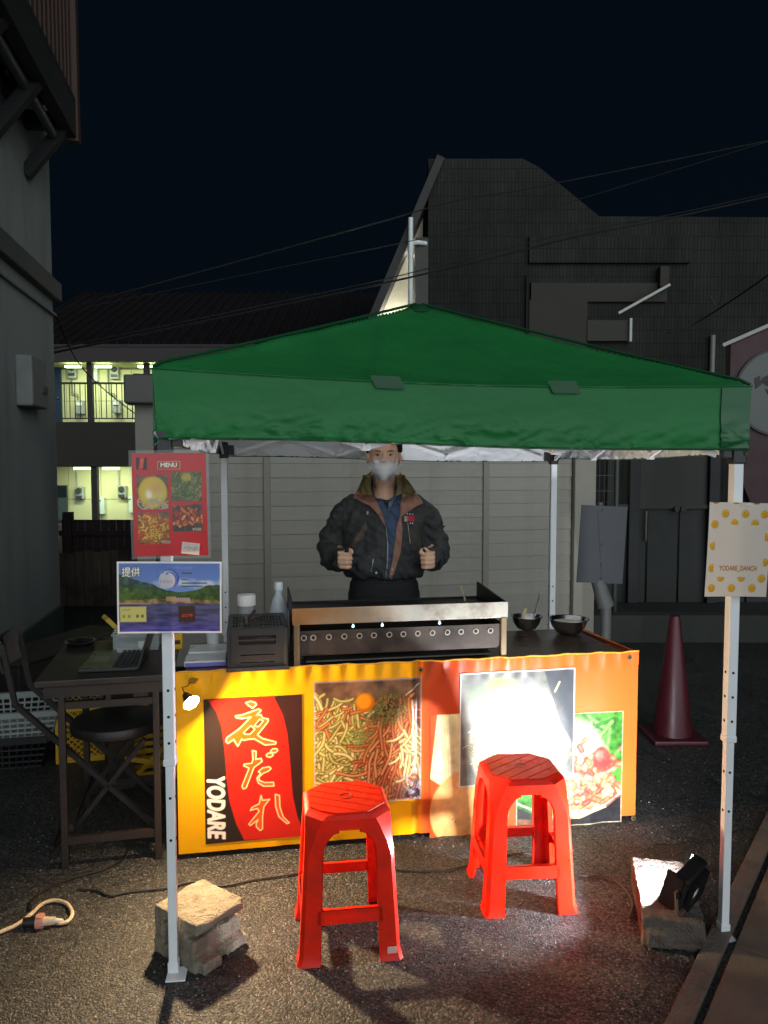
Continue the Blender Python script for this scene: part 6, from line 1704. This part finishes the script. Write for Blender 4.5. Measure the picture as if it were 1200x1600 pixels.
def in_poly(P, x, y):
    c = False
    for i in range(len(P)):
        (x0, y0), (x1, y1) = P[i], P[i - 1]
        if (y0 > y) != (y1 > y) and x < (x1 - x0) * (y - y0) / (y1 - y0) + x0: c = not c
    return c
def patch(name, poly_px, mat, lift, parent, bvh, Yd=3.69, step=.0035, thick=.002, local=False, puff=0.0):
    """piece of cloth laid on the body's front: outline given as seen, draped on the surface beneath"""
    P = []
    for p in poly_px:
        if local: P.append(p)
        else: w = at(p[0], p[1], Yd); P.append((w.x - PX, w.z))
    bm = bmesh.new()
    D = []
    for i in range(len(P)):
        a, c = P[i], P[(i + 1) % len(P)]; n_ = max(1, int(math.hypot(c[0] - a[0], c[1] - a[1]) / step))
        for k in range(n_): D.append((a[0] + (c[0] - a[0]) * k / n_, a[1] + (c[1] - a[1]) * k / n_))
    x0 = min(p[0] for p in D); x1 = max(p[0] for p in D); z0 = min(p[1] for p in D); z1 = max(p[1] for p in D)
    from mathutils.geometry import delaunay_2d_cdt
    pts = [Vector(p) for p in D]; nD = len(pts); edges = [(i, (i + 1) % nD) for i in range(nD)]
    x = x0 + step
    while x < x1:
        z = z0 + step
        while z < z1:
            if in_poly(P, x, z): pts.append(Vector((x, z)))
            z += step * 1.4
        x += step * 1.4
    vo, eo, fo, *_ = delaunay_2d_cdt(pts, edges, [], 1, 1e-6)
    co = []; last = -.12
    for v in vo:
        h = bvh.ray_cast(Vector((v.x, -1.2, v.y)), Vector((0, 1, 0)))
        if h[0] is not None: last = h[0].y
        co.append((v.x, last - lift - puff * mnoise.noise(Vector((v.x * 60, v.y * 45, 1))), v.y))
    n_ = len(co); m_ = MB()
    m_.add(co, [tuple(f_) for f_ in fo]); m_.add([(x_, y_ + thick, z_) for x_, y_, z_ in co], [tuple(reversed(f_)) for f_ in fo])
    me_ = bpy.data.meshes.new(name); me_.from_pydata(m_.v, [], m_.f); me_.materials.append(mat); me_.shade_smooth()
    o = bpy.data.objects.new(name, me_); COL.objects.link(o); o.parent = parent
    return o
denim = M('shirt_denim', (60, 78, 104), .8, var=.18, vscale=26, bump=.2, bscale=160)
olive = M('collar_corduroy', (166, 152, 106), .8, var=.14, vscale=20, bump=.35, bscale=110)
brownm = M('lining_brown', (150, 108, 92), .75, var=.14, vscale=16, bump=.25, bscale=80)
teem = M('tee_black', (28, 28, 32), .85)
lowm = M('undershirt_black', (34, 34, 36), .85, var=.12, vscale=9, bump=.3, bscale=40)
b = MB(); b.loft([ring_(.86, .168, .115), ring_(.90, .178, .122), ring_(.96, .172, .118), ring_(1.0, .150, .105)])
put(b.mesh('x'), 'undershirt', lowm, person)
b = MB()
for s_ in (-1, 1): b.chain([(s_ * .085, 0, .90), (s_ * .10, -.005, .50), (s_ * .105, .015, .08)], [.098, .074, .058], 18)
b.loft([ring_(.82, .172, .118), ring_(.93, .164, .112)])
put(remesh(b, .012, 4), 'trousers', M('trousers_denim', (40, 46, 62), .85, var=.15, vscale=20, bump=.2, bscale=120), person)
for s_ in (-1, 1):
    b = MB(); b.chain([(s_ * .105, .03, .052), (s_ * .11, -.06, .05), (s_ * .112, -.145, .040)], [.054, .050, .042], 14)
    for v_i, v in enumerate(b.v): b.v[v_i] = (v[0], v[1], max(v[2], .0))
    put(b.mesh('x'), 'shoe', M('shoe_black', (24, 24, 26), .5), person)
patch('shirt', [(579, 757), (588, 764), (597, 775), (604, 781), (611, 773), (618, 763), (627, 756), (627, 800), (622, 832), (616, 856), (610, 884), (606, 908), (603, 908), (604, 880), (605, 850), (602, 824), (592, 798), (582, 776)], denim, .004, jacket, jb, puff=.002)
patch('tee', [(590, 768), (597, 775), (604, 781), (611, 773), (616, 767), (611, 784), (605, 796)], teem, .009, jacket, jb)
patch('shirt_collar', [(577, 746), (583, 752), (588, 762), (598, 777), (594, 782), (584, 772), (578, 760)], M('denim_pale', (92, 112, 140), .8, var=.15), .018, jacket, jb)
patch('shirt_collar', [(627, 745), (621, 752), (618, 762), (609, 776), (606, 800), (612, 790), (623, 772), (628, 758)], M('denim_pale', (92, 112, 140), .8, var=.15), .018, jacket, jb)
patch('facing', [(627, 804), (629, 832), (626, 862), (618, 888), (612, 906), (607, 900), (613, 876), (617, 846), (621, 818)], brownm, .012, jacket, jb, puff=.003)
patch('lapel', [(580, 770), (557, 767), (550, 779), (566, 786), (578, 791), (590, 803), (603, 824), (598, 804), (589, 786)], brownm, .022, jacket, jb, puff=.003)
patch('lapel', [(629, 776), (650, 768), (663, 787), (650, 793), (638, 800), (626, 808), (626, 790)], brownm, .022, jacket, jb, puff=.003)
patch('collar_fold', [(580, 736), (566, 748), (556, 769), (568, 775), (581, 772), (577, 756)], olive, .032, jacket, jb, puff=.003)
patch('collar_fold', [(625, 738), (638, 751), (651, 770), (638, 776), (629, 778), (626, 758)], olive, .032, jacket, jb, puff=.003)
# standing collar round the back of the neck
cols = []
for k in range(25):
    a = R(-52 + k * (284 / 24)); cols.append((math.cos(a), math.sin(a)))
b = MB(); rows = [(.098, .088, 1.415), (.112, .098, 1.455), (.108, .096, 1.500)]
V_ = [(rx_ * c, .020 + ry_ * s_, z - .02 * max(0, -s_)) for rx_, ry_, z in rows for c, s_ in cols]
n_ = len(cols); F_ = [(i * n_ + j, i * n_ + j + 1, (i + 1) * n_ + j + 1, (i + 1) * n_ + j) for i in range(2) for j in range(n_ - 1)]
b.add(V_, F_); b.add([(x * .94, .020 + (y - .020) * .94, z) for x, y, z in V_], [tuple(reversed(f_)) for f_ in F_])
b.build('collar', olive, jacket, smooth=True)
zipm = M('zip_metal', (150, 148, 138), .4, .6)
patch('zip', [(602.4, 823), (605.2, 850), (604.4, 880), (600.6, 912), (601.8, 912), (605.8, 880), (606.6, 850), (604, 823)], zipm, .010, jacket, jb, thick=.001)
patch('pocket_flap', [(563, 829), (571, 817), (574, 823), (567, 842), (553, 850), (554, 842)], M('flap_brown', (92, 76, 66), .75, var=.12), .006, jacket, jb)
patch('pocket', [(574, 806), (586, 808), (590, 858), (573, 864), (571, 846)], M('pocket_cloth', (44, 44, 46), .75, var=.12, bump=.3), .006, jacket, jb)
patch('pocket', [(638, 818), (654, 826), (656, 858), (645, 862), (639, 840)], M('pocket_olive', (58, 56, 48), .75, var=.12, bump=.3), .006, jacket, jb)
patch('pocket_zip', [(636.6, 817), (640.4, 850), (641.8, 850), (638, 817)], zipm, .009, jacket, jb, thick=.001)
patch('pocket_zip', [(583, 873), (579, 893), (580.2, 894), (584.2, 873)], zipm, .006, jacket, jb, thick=.001)
patch('label_red', [(636.6, 807), (648, 807), (648, 815.4), (636.6, 815.4)], M('label_red', (176, 30, 56), .6), .006, jacket, jb, thick=.001)
patch('label_pale', [(631.8, 807), (636.6, 807), (636.6, 815.4), (631.8, 815.4)], M('label_grey', (170, 158, 152), .6), .006, jacket, jb, thick=.001)
for px, py in ((637, 803.5), (641, 804.2), (645.5, 804.6), (637, 818.5), (641.5, 818), (645, 818.2)): patch('label_letter', [(px - .9, py - .9), (px + .9, py - .9), (px + .9, py + .9), (px - .9, py + .9)], M('label_white', (206, 204, 200), .6), .0065, jacket, jb, thick=.0008)
patch('zip_pull', [(573, 799.5), (575.4, 799.5), (575.4, 804), (573, 804)], M('label_white', (206, 204, 200), .6), .008, jacket, jb)
for px, py in ((588, 895), (611.5, 896), (612.5, 889)):
    w_ = at(px, py, 3.69); h = jb.ray_cast(Vector((w_.x - PX, -1.2, w_.z)), Vector((0, 1, 0)))
    if h[0] is not None: MB().cyl(h[0] + Vector((0, -.004, 0)), h[0] + Vector((0, -.012, 0)), .006, .005, n=12).build('snap_button', M('snap_steel', (170, 164, 156), .3, .9), jacket, smooth=True)
for s_ in (-1, 1):
    hc = HC_[s_]
    b = MB(); c0_ = Vector((hc.x + s_ * .024, hc.y + .055, 1.096)); c1_ = Vector((hc.x + s_ * .030, hc.y + .085, 1.094))
    b.cyl(c0_, c1_, .050, .058, n=22, cap=False); b.cyl(c0_, c1_, .044, .050, n=22, cap=False)
    b.build('cuff', jk, jacket, smooth=True)
# --- hair, mask, features
hair = M('hair_black', (18, 16, 16), .5, var=.2, vscale=60, bump=.7, bscale=140)
b = MB(); b.ball((0, .026, 1.652), (.087, .096, .092), 22, 14); b.ball((0, .052, 1.60), (.072, .062, .07), 18, 12)
for s_ in (-1, 1):
    b.chain([(s_ * .066, -.030, 1.690), (s_ * .077, -.022, 1.655), (s_ * .081, -.012, 1.618)], [.026, .018, .010])
    b.ball((s_ * .050, -.052, 1.704), (.034, .036, .022)); b.ball((s_ * .02, -.060, 1.716), (.034, .04, .022))
me = remesh(b, .005, 2)
for v in me.vertices: v.co += v.normal * (.004 * mnoise.noise(Vector((v.co.x * 120, v.co.y * 40, v.co.z * 40))))
put(me, 'hair', hair, person)
maskm = M('mask_white', (250, 251, 253), .7, var=.03, trans=.12, bump=.15, bscale=30)
hs2 = []
def fpatch(name, P, mat, lift, **k): return patch(name, P, mat, lift, person, body_bvh, local=True, step=.003, **k)
# pleated mask: rows from nose bridge to under the chin
rows_ = []; nM = 25
for r_i in range(15):
    t = r_i / 14; z = 1.572 - t * .098; hw = .066 * (1 - .50 * max(0, (t - .40) / .60) ** 1.6)
    row = []
    for k in range(nM):
        u = -1 + 2 * k / (nM - 1); x = u * hw
        h = body_bvh.ray_cast(Vector((x, -1.2, z)), Vector((0, 1, 0)))
        ys = h[0].y if h[0] is not None else -.02
        dome = -.100 + .080 * abs(u) ** 2.3 + .040 * max(0, t - .75) * 2 + (.006 if t < .1 else 0)
        y_ = min(ys - .004, dome) + .0022 * math.sin(t * 26) * (1 - abs(u))
        row.append((x, y_, z + .004 * u * u * (1 - t) - .002 * mnoise.noise(Vector((x * 40, z * 60, 2)))))
    rows_.append(row)
b = MB(); V_ = [p for r_ in rows_ for p in r_]; F_ = [(i * nM + j, i * nM + j + 1, (i + 1) * nM + j + 1, (i + 1) * nM + j) for i in range(14) for j in range(nM - 1)]
b.add(V_, F_); b.add([(x, y + .0015, z) for x, y, z in V_], [tuple(reversed(f_)) for f_ in F_])
mk_ = b.build('face_mask', maskm, person, smooth='all')
for s_ in (-1, 1):
    MB().tube([(s_ * .065, -.022, 1.572), (s_ * .076, -.005, 1.590), (s_ * .086, .012, 1.602)], .0016, 6).build('ear_loop', maskm, mk_, smooth=True)
    MB().tube([(s_ * .058, -.030, 1.520), (s_ * .078, .0, 1.545), (s_ * .086, .012, 1.57)], .0016, 6).build('ear_loop', maskm, mk_, smooth=True)
for s_ in (-1, 1):
    ex = s_ * .031
    fpatch('eye_white', [(ex - .0135, 1.598), (ex - .005, 1.6025), (ex + .005, 1.6025), (ex + .0135, 1.598), (ex + .004, 1.5945), (ex - .004, 1.5945)], M('eye_white', (196, 186, 178), .3), .0012, thick=.0006)
    fpatch('iris', [(ex - .0052, 1.599), (ex - .003, 1.6028), (ex + .003, 1.6028), (ex + .0052, 1.599), (ex + .003, 1.5945), (ex - .003, 1.5945)], M('iris_dark', (34, 24, 20), .2), .0018, thick=.0006)
    fpatch('eyelid', [(ex - .0155, 1.5985), (ex - .006, 1.6045), (ex + .006, 1.6045), (ex + .0155, 1.5985), (ex + .006, 1.6020), (ex - .006, 1.6020)], M('lash_dark', (50, 34, 30), .6), .0022, thick=.0006)
    fpatch('eyebrow', [(ex - s_ * .016, 1.6165), (ex + s_ * .004, 1.6225), (ex + s_ * .019, 1.6175), (ex + s_ * .004, 1.6185), (ex - s_ * .015, 1.6125)], M('brow_dark', (52, 38, 32), .7), .0016, thick=.0008)
# white folded cap brim slanting over one side of the forehead
tw_ = M('towel_white', (206, 206, 206), .8, var=.06, bump=.2)
head_bvh = body_bvh
patch('cap_brim', [(574, 693), (575, 698), (584, 697), (598, 693), (613, 688.5), (612, 686.5), (597, 690), (584, 693)], tw_, .010, person, body_bvh, Yd=3.745, step=.003)
patch('cap_front', [(573, 680), (573.5, 692), (584, 691), (594, 688.5), (597, 680)], M('cap_grey', (120, 116, 116), .8, var=.1), .008, person, body_bvh, Yd=3.745, step=.003)
patch('cap_mark', [(580, 687.5), (584, 688.5), (585, 690), (581, 689.5)], M('lash_dark', (50, 34, 30), .6), .012, person, body_bvh, Yd=3.745, step=.003)
patch('cap_mark', [(588, 692.5), (591, 691.5), (590, 696), (588.5, 696)], M('lash_dark', (50, 34, 30), .6), .013, person, body_bvh, Yd=3.745, step=.003)
# --- the two griddle spatulas in the hands
hm = M('handle_black', (20, 20, 21), .4)
for s_, lab in ((-1, 'black handled steel spatula held in the left fist of the picture'), (1, 'black handled steel spatula held in the right fist of the picture')):
    hc = HC_[s_]; o = thing('spatula', lab, 'spatula', (PX + hc.x, PY + hc.y, hc.z), 0, 'griddle spatulas in the hands')
    tp = Vector((.004, -.012, .058)) if s_ < 0 else Vector((-.016, -.018, .050)); btm = Vector((s_ * .003, .004, -.046))
    MB().tube([btm, Vector((0, -.004, 0)), tp * .7, tp], .010, 10, [.008, .0100, .0105, .008]).build('handle', hm, o, smooth=True)
    e_ = (tp - btm).normalized()
    MB().bar(tp, tp + e_ * .03, .004, .008, up=(0, 1, 0)).build('shank', M('blade_dark', (60, 58, 56), .4, .8), o)
    MB().bar(tp + e_ * .03, tp + e_ * .075, .002, .05, up=(0, 1, 0)).build('blade', M('blade_dark', (60, 58, 56), .4, .8), o)
